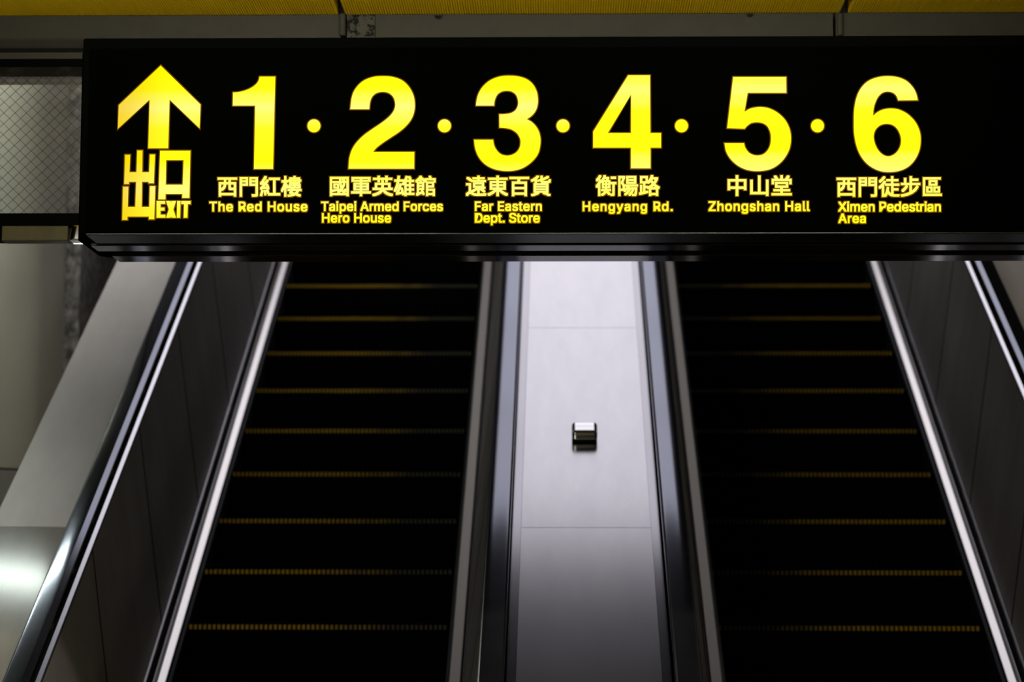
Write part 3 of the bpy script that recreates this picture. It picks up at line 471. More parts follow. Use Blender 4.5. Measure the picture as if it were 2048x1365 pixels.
'遠': (1000, '447,468 335,0 0,-100 -335,0|70,735 49,-32 49,-35 44,-35 34,-33 53,54 -35,31 -45,34 -50,33 -49,30|645,313 201,0 -49,-38 -51,-35 -51,29 -50,26|868,332 -14,-12 0,203 -477,0 0,-210 170,0 -53,-48 -63,-43 -69,-37 -72,-30 24,-29 21,-29 63,30 62,35 59,41 54,45 0,-198 72,0 0,183 64,-37 62,-39 55,-38 44,-34 44,44 -25,19 -28,20 -32,21 -34,21 32,19 34,21 33,23 31,23|575,839 0,-76 -226,0 0,-57 226,0 0,-71 -281,0 0,-58 645,0 0,58 -291,0 0,71 231,0 0,57 -231,0 0,76|252,490 -198,0 0,-70 125,0 0,-319 -33,-19 -35,-26 -36,-32 -36,-38 50,-65 37,47 36,40 32,28 28,10 43,-20 55,-38 55,-27 62,-17 72,-8 85,-3 89,1 98,2 90,3 68,4 8,40 14,38 -84,-8 -94,-6 -96,-4 -91,-1 -78,2 -69,7 -60,15 -54,25 -48,32 -35,22'),
'門': (1000, '379,585 0,-96 -213,0 0,96|379,642 -213,0 0,88 213,0|838,585 0,-97 -223,0 0,97|838,642 -223,0 0,88 223,0|878,793 -334,0 0,-368 294,0 0,-402 -6,-19 -20,-6 -23,-1 -37,0 -46,0 -51,2 17,-39 11,-39 62,0 51,2 41,4 31,8 36,30 10,58 0,770|92,793 0,-873 74,0 0,506 284,0 0,367'),
'陽': (1000, '514,612 293,0 0,-80 -293,0|514,743 293,0 0,-77 -293,0|445,800 0,-325 435,0 0,325|357,415 0,-62 132,0 -34,-60 -42,-55 -48,-48 -53,-40 26,-24 23,-24 32,25 31,29 30,31 28,34 84,0 -43,-69 -51,-63 -58,-55 -63,-46 24,-24 21,-25 69,56 65,67 58,76 47,83 85,0 -32,-75 -40,-69 -48,-60 -55,-51 26,-21 24,-22 59,59 52,70 45,81 36,88 67,0 -7,-98 -9,-68 -10,-42 -11,-22 -12,-8 -16,-2 -31,1 -46,3 12,-31 6,-32 51,-2 40,2 30,7 24,18 16,31 13,56 12,89 9,129 3,30 -405,0 20,35 17,36 401,0 0,62|81,797 0,-877 67,0 0,809 131,0 -17,-55 -20,-59 -21,-61 -22,-57 45,-56 27,-53 15,-48 4,-43 -5,-41 -16,-27 -14,-6 -18,-3 -26,0 -32,1 13,-33 6,-33 34,0 33,2 29,6 23,12 30,44 10,71 -4,48 -14,52 -27,56 -45,60 26,63 26,68 25,69 23,65 -49,29 -11,-3'),
'雄': (1000, '685,804 20,-37 20,-40 17,-39 12,-34 66,27 -13,33 -17,37 -20,39 -21,37|209,841 -4,-44 -5,-44 -5,-43 -6,-42 -130,0 0,-72 119,0 -26,-127 -33,-117 -43,-103 -52,-89 33,-22 30,-22 55,99 44,114 36,128 28,139 216,0 0,72 -204,0 5,41 5,41 5,42 5,43|149,-26 19,8 39,10 75,16 127,25 8,-39 6,-35 62,20 -15,70 -20,79 -23,81 -24,78 -58,-18 13,-42 13,-44 12,-45 12,-45 -174,-30 41,91 39,101 35,105 30,106 -72,18 -28,-115 -33,-107 -32,-87 -22,-54 -28,-55 -25,-26 14,-34|589,381 143,0 0,-136 -143,0|589,446 0,137 143,0 0,-137|589,650 -2,0 17,41 16,42 15,42 14,43 -66,18 -34,-101 -41,-97 -49,-88 -53,-75 24,-29 21,-29 36,49 35,56 0,-600 67,0 0,50 361,0 0,69 -149,0 0,138 135,0 0,66 -135,0 0,136 134,0 0,65 -134,0 0,137 136,0 0,67|589,179 143,0 0,-138 -143,0'),
'館': (1000, '521,572 0,-650 62,0 0,44 249,0 0,-40 62,0 0,310 -311,0 0,84 273,0 0,252|583,31 0,141 249,0 0,-141|583,510 212,0 0,-128 -212,0|642,818 24,-46 20,-47 -227,0 0,-163 57,0 0,100 355,0 0,-100 59,0 0,163 -206,0 25,14 -22,53 -31,54|343,359 0,-86 -177,0 0,86|343,416 -177,0 0,77 177,0|281,170 32,-64 -147,-62 0,171 239,0 0,335 -107,0 -17,53 -21,54 -55,-19 16,-43 14,-45 -132,0 0,-476 -16,-47 -29,-23 18,-36 13,-35 17,12 36,20 71,34 123,56 21,-49 15,-43 55,30 -18,44 -24,52 -26,54 -27,51|241,846 -42,-65 -53,-59 -58,-53 -61,-44 18,-35 13,-34 50,38 49,44 47,50 42,54 47,-39 46,-40 41,-39 32,-35 41,54 -34,35 -43,39 -47,40 -48,38 16,28'),
}

# ================================================================ the setting
fl = MB().box(-7, 7, -4, 26, -0.12, 0.0).build('floor', M['floor'])
tag(fl, kind='structure')

TRIM_Y = 6.62
ceil_z = at(1100, 27, TRIM_Y).z
trim_bot = at(1100, 89, TRIM_Y).z

# ceiling: a dark deck above, yellow ribbed panels hung under it as its parts
ceil = MB().box(-7, 7, -4, TRIM_Y, ceil_z + 0.06, ceil_z + 0.16).build('ceiling', M['dark_void'])
tag(ceil, kind='structure')

def ribbed_panel(x0, x1, y0, y1):
    mb = MB()
    pitch = 0.0072
    n = int((x1 - x0) / pitch)
    for i in range(n):
        a = x0 + i * pitch
        mb.v += [(a, y0, ceil_z + 0.002), (a + pitch * 0.25, y0, ceil_z - 0.0012), (a + pitch * 0.75, y0, ceil_z - 0.0012), (a + pitch, y0, ceil_z + 0.002),
                 (a, y1, ceil_z + 0.002), (a + pitch * 0.25, y1, ceil_z - 0.0012), (a + pitch * 0.75, y1, ceil_z - 0.0012), (a + pitch, y1, ceil_z + 0.002)]
        o = len(mb.v) - 8
        for k in range(3):
            mb.f.append((o + k, o + k + 1, o + 5 + k, o + 4 + k))
    # folded edges up to the deck
    mb.box(x0 - 0.002, x0, y0, y1, ceil_z, ceil_z + 0.06)
    mb.box(x0 + n * pitch, x0 + n * pitch + 0.002, y0, y1, ceil_z, ceil_z + 0.06)
    mb.box(x0, x0 + n * pitch, y0, y0 + 0.002, ceil_z + 0.002, ceil_z + 0.06)
    mb.box(x0, x0 + n * pitch, y1 - 0.003, y1 - 0.001, ceil_z + 0.002, ceil_z + 0.06)
    return mb.build('ceiling_panel', M['yellow'], ceil)

xj1a, xj1b = at(675, 27, TRIM_Y).x, at(692, 27, TRIM_Y).x
xj2a, xj2b = at(1679, 25, TRIM_Y).x, at(1697, 25, TRIM_Y).x
for y0, y1 in ((3.0, TRIM_Y),):
    ribbed_panel(xj1a - 1.44, xj1a, y0, y1)
    ribbed_panel(xj1b, xj2a, y0, y1)
    ribbed_panel(xj2b, xj2b + 1.44, y0, y1)
# the plain yellow boards of the rest of the hall ceiling, nearer than the picture shows
hall_board = MB().box(-7, 7, -4, 2.98, ceil_z, ceil_z + 0.058).build('ceiling_board', M['yellow'], ceil)

# off-white steel rail along the ceiling's edge, in three lengths
def trim_piece(name, x0, x1, m=M['trim']):
    mb = MB()
    z0, z1 = trim_bot, ceil_z - 0.002
    h = z1 - z0
    # folded section: flat face, rolled lower lip
    pts = [(TRIM_Y, z1), (TRIM_Y, z0 + h * 0.26), (TRIM_Y + 0.004, z0 + h * 0.20), (TRIM_Y + 0.018, z0 + h * 0.06), (TRIM_Y + 0.026, z0), (TRIM_Y + 0.08, z0), (TRIM_Y + 0.08, z1)]
    mb.poly_prism([(x0, y, z) for y, z in pts], [(x1, y, z) for y, z in pts])
    return mb.build(name, m)
xa = at(684, 50, TRIM_Y).x
xb = at(1668, 50, TRIM_Y).x
xp = at(750, 50, TRIM_Y).x
t1 = tag(trim_piece('trim_1', -7, xa - 0.004), kind='structure')
t2 = tag(trim_piece('trim_2', xp + 0.0015, xb - 0.003), kind='structure')
t3 = tag(trim_piece('trim_3', xb + 0.005, 7), kind='structure')
# short chipped length next to the joint
t4 = tag(trim_piece('trim_4', at(694, 50, TRIM_Y).x, xp, M['chipped']), kind='structure')
for px, tr in ((685, t1), (1680, t3)):
    x = at(px, 50, TRIM_Y).x
    zc0, zc1 = at(px, 72, TRIM_Y).z, at(px, 28, TRIM_Y).z
    b = MB().tube((x, TRIM_Y - 0.004, zc0), (x, TRIM_Y - 0.004, zc1), 0.0095, 14).build('joint_sleeve', M['trim'], tr, bevel=0.003)
for px, py, r in ((877, 31, 0.0115), (1500, 28, 0.010)):
    c = at(px, py, TRIM_Y)
    h = MB()
    n = 12
    ring = [(c.x + r * math.cos(math.pi + math.pi * i / n), c.z + r * 1.05 * math.sin(math.pi + math.pi * i / n)) for i in range(n + 1)]
    h.poly_prism([(x, TRIM_Y - 0.0015, z) for x, z in ring], [(x, TRIM_Y - 0.0002, z) for x, z in ring])
    h.build('bolt_hole', M['black'], t2)
    ro = r * 1.3
    h2 = MB()
    for i in range(n):
        a0, a1 = math.pi + math.pi * i / n, math.pi + math.pi * (i + 1) / n
        q = [(c.x + k * math.cos(a), c.z + k * math.sin(a)) for k, a in ((r, a0), (ro, a0), (ro, a1), (r, a1))]
        h2.poly_prism([(x, TRIM_Y - 0.003, z) for x, z in q], [(x, TRIM_Y - 0.0002, z) for x, z in q])
    h2.build('hole_rim', M['trim'], t2)

# header behind the trim, closing the ceiling void over the escalators
hd = MB().box(-7, 7, TRIM_Y + 0.08, 7.05, at(80, 121, 6.72).z + 0.0005, ceil_z + 0.5).build('wall_header', M['olive'])
tag(hd, kind='structure')

# ---------------------------------------------------------------- glass smoke barrier
GY = 6.72
gz = lambda py, Y=GY: at(80, py, Y).z
x_bar0, x_bar1 = -2.6, 2.6
sb = empty('smoke_barrier', (0, GY, gz(486)), 'hanging barrier of wired glass in a black frame left of the exit sign', 'glass barrier')
MB().box(x_bar0, x_bar1, GY - 0.02, GY + 0.03, gz(136), gz(121)).build('top_rail', M['frame_black'], sb)
MB().box(x_bar0, x_bar1, GY - 0.012, GY + 0.03, gz(154), gz(136)).build('glazing_channel', M['frame_worn'], sb)
MB().box(x_bar0, x_bar1, GY - 0.003, GY + 0.003, gz(434), gz(150)).build('glass_pane', M['glass'], sb)
MB().box(x_bar0, x_bar1, GY - 0.03, GY + 0.03, gz(455), gz(430)).build('bottom_rail', M['frame_black'], sb)
w = MB()
pitch = 0.0335
zt, zb = gz(153), gz(431)
H = zt - zb
def wire_seg(p, q, wd=0.0011):
    d = Vector((q[0] - p[0], 0, q[1] - p[1])).normalized()
    nn = Vector((-d.z, 0, d.x)) * wd * 0.5
    a, b = Vector((p[0], GY - 0.0045, p[1])), Vector((q[0], GY - 0.0045, q[1]))
    w.poly_prism([a - nn, b - nn, b + nn, a + nn], [v + Vector((0, 0.001, 0)) for v in (a - nn, b - nn, b + nn, a + nn)])
xw0, xw1 = -1.9, 1.9
slope = 0.97
k = int((xw1 - xw0 + H) / pitch)
for i in range(-int(H / pitch) - 1, k):
    x = xw0 + i * pitch
    for sgn in (1, -1):
        a = (x, zb) if sgn > 0 else (x, zt)
        b = (x + H / slope, zt) if sgn > 0 else (x + H / slope, zb)
        t0 = max(0.0, (xw0 - a[0]) / (b[0] - a[0]))
        t1_ = min(1.0, (xw1 - a[0]) / (b[0] - a[0]))
        if t1_ <= t0:
            continue
        lerp = lambda t: (a[0] + (b[0] - a[0]) * t, a[1] + (b[1] - a[1]) * t)
        wire_seg(lerp(t0), lerp(t1_))
w.build('wire_mesh', M['wire'], sb)
xc0, xc1 = at(9, 470, GY).x, at(141, 470, GY).x
MB().box(xc0, xc1, GY - 0.034, GY + 0.03, gz(485), gz(455.5)).build('guide_channel', M['channel'], sb, bevel=0.002)
MB().box(x_bar0, xc0 - 0.002, GY - 0.02, GY + 0.03, gz(484), gz(455.5)).build('end_block', M['frame_black'], sb)
# curved bright end cap of the channel
cap = MB()
ca = at(142, 485, GY)
rr = 0.036
pts0 = [(ca.x + rr * (1 - math.cos(t)) * 0.55, GY - 0.034 + 0.001 - 0.016 * math.sin(t)) for t in [i * math.pi / 2 / 8 for i in range(9)]]
ring = pts0 + [(ca.x + 0.06, GY - 0.049), (ca.x + 0.06, GY + 0.03), (ca.x, GY + 0.03)]
cap.poly_prism([(x, y, gz(485.5)) for x, y in ring], [(x + 0.008, y, gz(455.5)) for x, y in ring])
cap.build('end_cap', M['chrome'], sb, bevel=0.004, smooth=False)
MB().box(xc1 + 0.004, ca.x + 0.06, GY + 0.02, GY + 0.03, gz(486), gz(485)).build('cap_screw_plate', M['chrome'], sb)

# ---------------------------------------------------------------- column and walls
ccol_x = at(121, 650, 10.2).x
R_COL = 0.62
cc = (ccol_x - R_COL, 10.2)
zj = at(15, 937, 9.6).z
def cyl(z0, z1, r, name, m, parent):
    mb = MB()
    rc = 0.26 * r / R_COL
    ring = []
    for q in range(4):
        cx_, cy_ = (r - rc) * (1, -1, -1, 1)[q], (r - rc) * (1, 1, -1, -1)[q]
        for i in range(17):
            a = math.pi / 2 * q + math.pi / 2 * i / 16
            ring.append((cc[0] + cx_ + rc * math.cos(a), cc[1] + cy_ + rc * math.sin(a)))
    mb.poly_prism([(x, y, z0) for x, y in ring], [(x, y, z1) for x, y in ring])
    o = mb.build(name, m, parent)
    for pl in o.data.polygons:
        pl.use_smooth = True
    o.data.set_sharp_from_angle(angle=math.radians(50))
    return o
colm = empty('column', (cc[0], cc[1], 0), 'beige clad column with rounded corners at the left edge, beside the dark stone wall', 'column', kind='structure')
cyl(0, zj - 0.004, R_COL, 'base_cladding', M['column_low'], colm)
cyl(zj - 0.004, zj + 0.004, R_COL - 0.008, 'joint', M['black'], colm)
cyl(zj + 0.004, 6.2, R_COL, 'cladding', M['column'], colm)

WALL_L = -2.16
wl = MB().box(WALL_L - 0.2, WALL_L, 10.25, 20, 0, 10).build('wall_left', M['stone'])
tag(wl, kind='structure')
wr = MB().box(4.0, 4.2, TRIM_Y + 0.3, 20, 0, 10).build('wall_right', M['plaster'])
tag(wr, kind='structure')
wb = MB().box(-4.2, 4.2, 20, 20.2, 0, 10).build('wall_back', M['plaster'])
tag(wb, kind='structure')
wl2 = MB().box(-4.2, -4.0, TRIM_Y + 0.3, 20, 0, 10).build('wall_far_left', M['plaster'])
tag(wl2, kind='structure')
# sloping ceiling over the escalators
N_CEIL = 2.75
sc = MB()
sec_ = [(-4.0, N_CEIL), (4.0, N_CEIL), (4.0, N_CEIL + 0.12), (-4.0, N_CEIL + 0.12)]
sc.incline(sec_, 1.55, 10.6)
slope_ceiling = sc.build('ceiling_slope', M['plaster'])
tag(slope_ceiling, kind='structure')

# ================================================================ escalators
S0, S1 = -2.6, 8.2
DECK_N = 0.70
JOINTS = [S0, -1.72, -0.84, 0.06, 0.96, 1.86, 2.76, 3.66, 4.56, 5.46, 6.36, 7.26, S1]
GAP = 0.002

def joint_prism(mb, secpts, s_lo, s_hi, lean=0.62):
    """panel whose end joints stand near vertical: s grows with n"""
    a = [P(x, n, s_lo + lean * (n - 0.39)) for x, n in secpts]
    b = [P(x, n, s_hi + lean * (n - 0.39)) for x, n in secpts]
    return mb.poly_prism(a, b)

def make_step():
    """one step, nosing edge at its origin"""
    st = MB()
    wd = 0.470
    prof = [(0.0, 0.0), (0.405, 0.0), (0.405, -0.03), (0.06, -0.03)]
    # curved riser
    ris = [(0.0, -0.001), (0.004, -0.05), (0.012, -0.10), (0.024, -0.15), (0.040, -0.198), (0.060, -0.198), (0.060, -0.03)]
    st.poly_prism([(-wd, y, z) for y, z in prof], [(wd, y, z) for y, z in prof])
    st.poly_prism([(-wd, y, z) for y, z in ris], [(wd, y, z) for y, z in ris])
    pitch = 0.0168
    n = int(2 * wd / pitch)
    for i in range(n):
        x = -wd + (i + 0.5) * pitch
        st.box(x - 0.003, x + 0.003, 0.02, 0.39, 0.0, 0.009)
        # riser cleats
        q = [(-0.003, -0.018), (0.001, -0.06), (0.009, -0.11), (0.021, -0.155), (0.036, -0.196), (0.045, -0.196), (0.02, -0.1), (0.01, -0.018)]
        st.poly_prism([(x - 0.003, y, z) for y, z in q], [(x + 0.003, y, z) for y, z in q])
    return st

def make_nosing():
    nm = MB()
    wd = 0.468
    nm.box(-wd, wd, 0.004, 0.018, -0.012, -0.003)
    pitch = 0.0168
    for i in range(int(2 * wd / pitch)):
        x = -wd + (i + 0.5) * pitch
        nm.box(x - 0.0046, x + 0.0046, -0.008, 0.02, -0.0145, 0.002)
    return nm

proto = {}

def escalator(xc, hand_l, hand_r, label, deck_side):
    """xc = step centre; hand_l / hand_r = handrail centre lines; deck_side = (x_outer, x_inner) of the outer deck"""
    root = empty('escalator', (xc, NOSE_Y - 2.6, 0.0), label, 'escalator')
    half = 0.478
    # black truss under the steps, standing on the floor
    tr = MB()
    lo = P(0, -0.36, S0)
    hi = P(0, -0.36, S1)
    ring = [(lo.y, lo.z), (hi.y, hi.z), (hi.y, 0.0), (lo.y, 0.0)]
    tr.poly_prism([(xc - half - 0.02, y, z) for y, z in ring], [(xc + half + 0.02, y, z) for y, z in ring])
    tr.build('truss', M['black'], root)
    # steps
    for k in range(-6, 15):
        loc = Vector((xc, NOSE_Y + 0.4 * k * C30, NOSE_Z + 0.4 * k * S30))
        key = 'left' if xc < 0 else 'right'
        if key not in proto:
            s = make_step().build('step', M['step'])
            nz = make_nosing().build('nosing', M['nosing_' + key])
            nz['label'] = 'worn yellow toothed step edge'
            nz.parent = s
            proto[key] = s
        else:
            s = copy_tree(proto[key])
        s.parent = root
        s.location = loc - root.location
    for sgn, hx in ((-1, hand_l), (1, hand_r)):
        q = lambda pts: [(xc + sgn * a, n) for a, n in pts]
        side = 1 if sgn > 0 else -1
        # skirt beside the steps
        MB().incline(q([(half, -0.20), (half, 0.030), (half + 0.006, 0.036), (half + 0.014, 0.036), (half + 0.014, -0.20)]), S0, S1).build('skirt', M['skirt'], root)
        # brush seal along the skirt
        MB().incline(q([(half - 0.010, 0.008), (half - 0.010, 0.014), (half - 0.001, 0.020), (half - 0.001, 0.004)]), S0, S1).build('brush_strip', M['skirt'], root)
        # inner deck: a rounded satin strip with a narrow shadow gap and a thin molding
        rnd = [(half + 0.002, 0.026), (half + 0.003, 0.036), (half + 0.006, 0.0375), (half + 0.026, 0.0460), (half + 0.029, 0.0465), (half + 0.042, 0.0460), (half + 0.042, 0.030), (half + 0.016, 0.026)]
        inner = (sgn > 0) == (xc < 0)            # sides by the centre deck: dimmer reflection put into colour and shape
        if inner:
            rnd = [(half + 0.002, 0.026), (half + 0.003, 0.036), (half + 0.006, 0.0405), (half + 0.040, 0.0425), (half + 0.042, 0.0415), (half + 0.042, 0.030), (half + 0.016, 0.026)]
        MB().incline(q(rnd), S0, S1).build('inner_deck', M['strip_dimmed' if inner else 'strip'], root)
        MB().incline(q([(half + 0.043, 0.020), (half + 0.043, 0.038), (half + 0.056, 0.040), (half + 0.056, 0.020)]), S0, S1).build('panel_base', M['black'], root)
        MB().incline(q([(half + 0.056, 0.034), (half + 0.052, 0.074), (half + 0.0545, 0.0800), (half + 0.064, 0.0830), (half + 0.064, 0.034)]), S0, S1).build('lower_molding', M['steel_edge'], root)
        # balustrade panels
        top_off = abs(hx - xc) - 0.037
        for a, b in zip(JOINTS[:-1], JOINTS[1:]):
            mb = MB()
            pts = q([(half + 0.060, 0.084), (top_off + 0.004, 0.672), (top_off + 0.014, 0.672), (half + 0.070, 0.084)])
            joint_prism(mb, pts, a + GAP, b - GAP)
            mb.build('balustrade_panel', M['panel'], root)
            if a > S0:
                mb = MB()
                joint_prism(mb, q([(half + 0.0592, 0.084), (top_off + 0.0034, 0.671), (top_off + 0.007, 0.671), (half + 0.063, 0.084)]), a - 0.0065, a + 0.0065)
                mb.build('joint_strip', M['black'], root)
        MB().incline(q([(half + 0.071, 0.0), (top_off + 0.013, 0.67), (top_off + 0.03, 0.67), (half + 0.1, 0.0)]), S0 + 0.1, S1).build('panel_backing', M['black'], root)
        # upper molding, handrail guide
        MB().incline(q([(top_off + 0.003, 0.670), (top_off + 0.004, 0.676), (top_off + 0.006, 0.6785), (top_off + 0.0175, 0.6850), (top_off + 0.0175, 0.670)]), S0, S1).build('upper_molding', M['alu'], root)
        MB().incline(q([(top_off + 0.018, 0.66), (top_off + 0.018, 0.735), (top_off + 0.060, 0.735), (top_off + 0.060, 0.66)]), S0, S1).build('handrail_guide', M['black'], root)
        # handrail: rounded rubber section
        hw = 0.0375
        inward = -sgn                         # towards the steps
        if inner:
            prof = [(-0.030, 0.742), (-hw, 0.750), (-hw, 0.770), (-0.0355, 0.7765), (-0.031, 0.7800), (-0.024, 0.7812), (0.024, 0.7812), (0.031, 0.7800), (0.0355, 0.7765), (hw, 0.770), (hw, 0.750), (0.030, 0.742)]
        else:
            prof = [(-0.030, 0.742), (-hw, 0.750), (-hw, 0.768), (-0.0355, 0.7750), (-0.030, 0.7800), (-0.022, 0.7815), (0.0195, 0.7815), (0.0355, 0.7730), (hw, 0.768), (hw, 0.750), (0.030, 0.742)]
        ring = [(hx + inward * x, n) for x, n in prof]
        h = MB().incline(ring, S0, S1).build('handrail', M['rubber'], root)
        for pl in h.data.polygons:
            pl.use_smooth = True
        h.data.set_sharp_from_angle(angle=math.radians(20))
    # outer deck panels and the cladding that carries them to the floor
    xo, xi = deck_side
    dj = [S0, -0.565, 1.056, 2.68, 4.30, 5.92, S1]
    lo_, hi_ = min(xo, xi), max(xo, xi)
    for a, b in zip(dj[:-1], dj[1:]):
        MB().incline([(lo_, DECK_N - 0.012), (hi_, DECK_N - 0.012), (hi_, DECK_N), (lo_, DECK_N)], a + 0.0012, b - 0.0012).build('outer_deck', M['steel_low'] if a == S0 else M['steel_side'], root, bevel=0.0015)
    c = MB()
    lo = P(0, DECK_N - 0.012, S0)
    hi = P(0, DECK_N - 0.012, S1)
    ring = [(lo.y, lo.z), (hi.y, hi.z), (hi.y, 0.0), (lo.y, 0.0)]
    sx = 0.02 if xo < xi else -0.02
    c.poly_prism([(xo, y, z) for y, z in ring], [(xo + sx, y, z) for y, z in ring])
    c.build('side_cladding', M['steel_side'], root)
    return root

HL = [-1.537, -0.205, 0.350, 1.692]
escalator(-0.870, HL[0], HL[1], 'left escalator, its worn yellow step edges brightest left of centre', (-1.850, HL[0] - 0.036))
escalator(1.018, HL[2], HL[3], 'right escalator, cut off by the right edge of the photo', (2.03, HL[3] + 0.036))

# ---------------------------------------------------------------- centre deck between the escalators
dk = empty('centre_deck', (0.073, NOSE_Y - 2.6, 0.0), 'pale steel deck running up between the two escalators', 'deck')
XL, XR = HL[1] + 0.041, HL[2] - 0.041
c = MB()
lo = P(0, DECK_N - 0.016, S0)
hi = P(0, DECK_N - 0.016, S1)
ring = [(lo.y, lo.z), (hi.y, hi.z), (hi.y, 0.0), (lo.y, 0.0)]
c.poly_prism([(XL + 0.07, y, z) for y, z in ring], [(XR - 0.07, y, z) for y, z in ring])
c.build('support', M['black'], dk)
MB().incline([(XL, DECK_N - 0.016), (XR, DECK_N - 0.016), (XR, DECK_N - 0.004), (XL, DECK_N - 0.004)], S0, S1).build('base_strip', M['steel_edge'], dk)
dj = [S0, -0.565, 1.056, 2.68, 4.30, 5.92, S1]
for a, b in zip(dj[:-1], dj[1:]):
    MB().incline([(XL + 0.027, DECK_N - 0.004), (XR - 0.027, DECK_N - 0.004), (XR - 0.028, DECK_N), (XL + 0.028, DECK_N)], a + 0.0012, b - 0.0012).build('deck_panel', M['steel'], dk)

# polished stop block bolted on the deck
sx, ss = sec(1169, 876, DECK_N)
stp = empty('stop_block', P(sx, DECK_N, ss), 'small mirror polished block standing on the pale centre deck', 'stop block')
b = MB().incline([(sx - 0.044, DECK_N + 0.003), (sx + 0.044, DECK_N + 0.003), (sx + 0.044, DECK_N + 0.044), (sx - 0.044, DECK_N + 0.044)], ss - 0.042, ss + 0.042)
b.build('block', M['chrome'], stp, bevel=0.013, smooth=True, seg=4)
MB().incline([(sx - 0.043, DECK_N), (sx + 0.043, DECK_N), (sx + 0.043, DECK_N + 0.006), (sx - 0.043, DECK_N + 0.006)], ss - 0.046, ss + 0.040).build('shadow_base', M['black'], stp, bevel=0.004)  # black base painting in the shadow gap under the block

# ================================================================ lamps (all out of the picture, some added only for their light)
def batten(name, p, q, m, label, group, r=0.018, nrm=Vector((0, 0, -1)), width=0.11):
    """fluorescent batten: body above, bare tube hung below along nrm"""
    p, q = Vector(p), Vector(q)
    root = empty(name, (p + q) / 2, label, 'lamp', group)
    d = (q - p).normalized()
    u = d.cross(nrm).normalized()
    mb = MB()
    a = [p - nrm * 0.0 + u * (width / 2), p - u * (width / 2), p + nrm * 0.045 - u * (width / 2 * 0.8), p + nrm * 0.045 + u * (width / 2 * 0.8)]
    off = q - p
    mb.poly_prism(a, [v + off for v in a])
    mb.build('body', M['lamp_white'], root)
    MB().tube(p + nrm * 0.075 + d * 0.03, q + nrm * 0.075 - d * 0.03, r).build('tube', m, root)
    for e, dd in ((p, 0.01), (q, -0.04)):
        c0 = e + d * dd
        MB().poly_prism([c0 + u * 0.02 + nrm * 0.045, c0 - u * 0.02 + nrm * 0.045, c0 - u * 0.02 + nrm * 0.10, c0 + u * 0.02 + nrm * 0.10],
                        [v + d * 0.03 for v in (c0 + u * 0.02 + nrm * 0.045, c0 - u * 0.02 + nrm * 0.045, c0 - u * 0.02 + nrm * 0.10, c0 + u * 0.02 + nrm * 0.10)]).build('lamp_holder', M['lamp_white'], root)
    return root

ndown = Vector((0, S30, -C30))
def panel_lamp(x0, x1, s0, s1, m, label, group):
    root = empty('panel_lamp', P((x0 + x1) / 2, N_CEIL, (s0 + s1) / 2), label, 'lamp', group)
    MB().incline([(x0 - 0.02, N_CEIL - 0.07), (x0 - 0.02, N_CEIL - 0.002), (x1 + 0.02, N_CEIL - 0.002), (x1 + 0.02, N_CEIL - 0.07)], s0, s1).build('body', M['lamp_white'], root)
    MB().incline([(x0, N_CEIL - 0.078), (x0, N_CEIL - 0.070), (x1, N_CEIL - 0.070), (x1, N_CEIL - 0.078)], s0 + 0.02, s1 - 0.02).build('diffuser', m, root)
    return root

s = 2.92
k = 0
while s < 9.2:
    panel_lamp(-0.60, 0.75, s, s + 1.2, M['tube%d' % k],
               'lowest white light panel over the centre deck, on the sloping ceiling' if k == 0 else 'white light panel in the upper row over the centre deck, on the sloping ceiling',
               'light panels on the sloping ceiling')
    k += 1
    s += 1.22
def rods(lp, pts):
    for v in pts:
        zc = NOSE_Z + ((v.y - NOSE_Y + N_CEIL * S30) / C30) * S30 + N_CEIL * C30
        MB().tube(v, (v.x, v.y, zc), 0.006).build('suspension_rod', M['lamp_white'], lp)

# unseen trough lamp, added and shaped to light the column but not the deck
WY, WZ = 8.98, 4.36
ww = empty('added_washer', (-3.1, WY, WZ), 'trough lamp hung on two rods, added unseen to light the beige column', 'lamp')
d1, d2 = Vector((0, 0.62, -0.78)), Vector((0, 0.78, 0.62))      # out of the trough, across it
c0 = Vector((0, WY, WZ))
tr = [c0 - d2 * 0.07, c0 + d2 * 0.07, c0 + d2 * 0.08 + d1 * 0.07, c0 + d2 * 0.072 + d1 * 0.07, c0 + d2 * 0.062 + d1 * 0.01, c0 - d2 * 0.062 + d1 * 0.01, c0 - d2 * 0.092 + d1 * 0.12, c0 - d2 * 0.10 + d1 * 0.12]
MB().poly_prism([p + Vector((-4.0, 0, 0)) for p in tr], [p + Vector((-1.7, 0, 0)) for p in tr]).build('added_trough', M['black'], ww)
e4 = [c0 - d2 * 0.055 + d1 * 0.012, c0 + d2 * 0.055 + d1 * 0.012, c0 + d2 * 0.055 + d1 * 0.02, c0 - d2 * 0.055 + d1 * 0.02]
MB().poly_prism([p + Vector((-3.97, 0, 0)) for p in e4], [p + Vector((-1.73, 0, 0)) for p in e4]).build('diffuser', M['unseen_washer'], ww)
rods(ww, [Vector((-3.7, WY, WZ)), Vector((-2.5, WY, WZ))])
# bare tube nearer the steps, mirrored in the left deck
pl0, pl1 = Vector((-3.4, 8.72, 4.08)), Vector((-2.13, 8.51, 3.97))
lp = batten('pendant_lamp', pl0, pl1, M['tube_green'], 'greenish bare fluorescent batten hung on two rods over the left deck', None)
rods(lp, [pl0.lerp(pl1, 0.2), pl0.lerp(pl1, 0.8)])
pr0, pr1 = Vector((2.55, 8.9, 4.1)), Vector((3.75, 8.9, 4.1))  # unseen lamp added to brighten the right deck
lp2 = batten('pendant_lamp', pr0, pr1, M['tube_pendant'], 'warm bare batten hung on two rods, added to brighten the right deck', None)
rods(lp2, [pr0.lerp(pr1, 0.2), pr0.lerp(pr1, 0.8)])
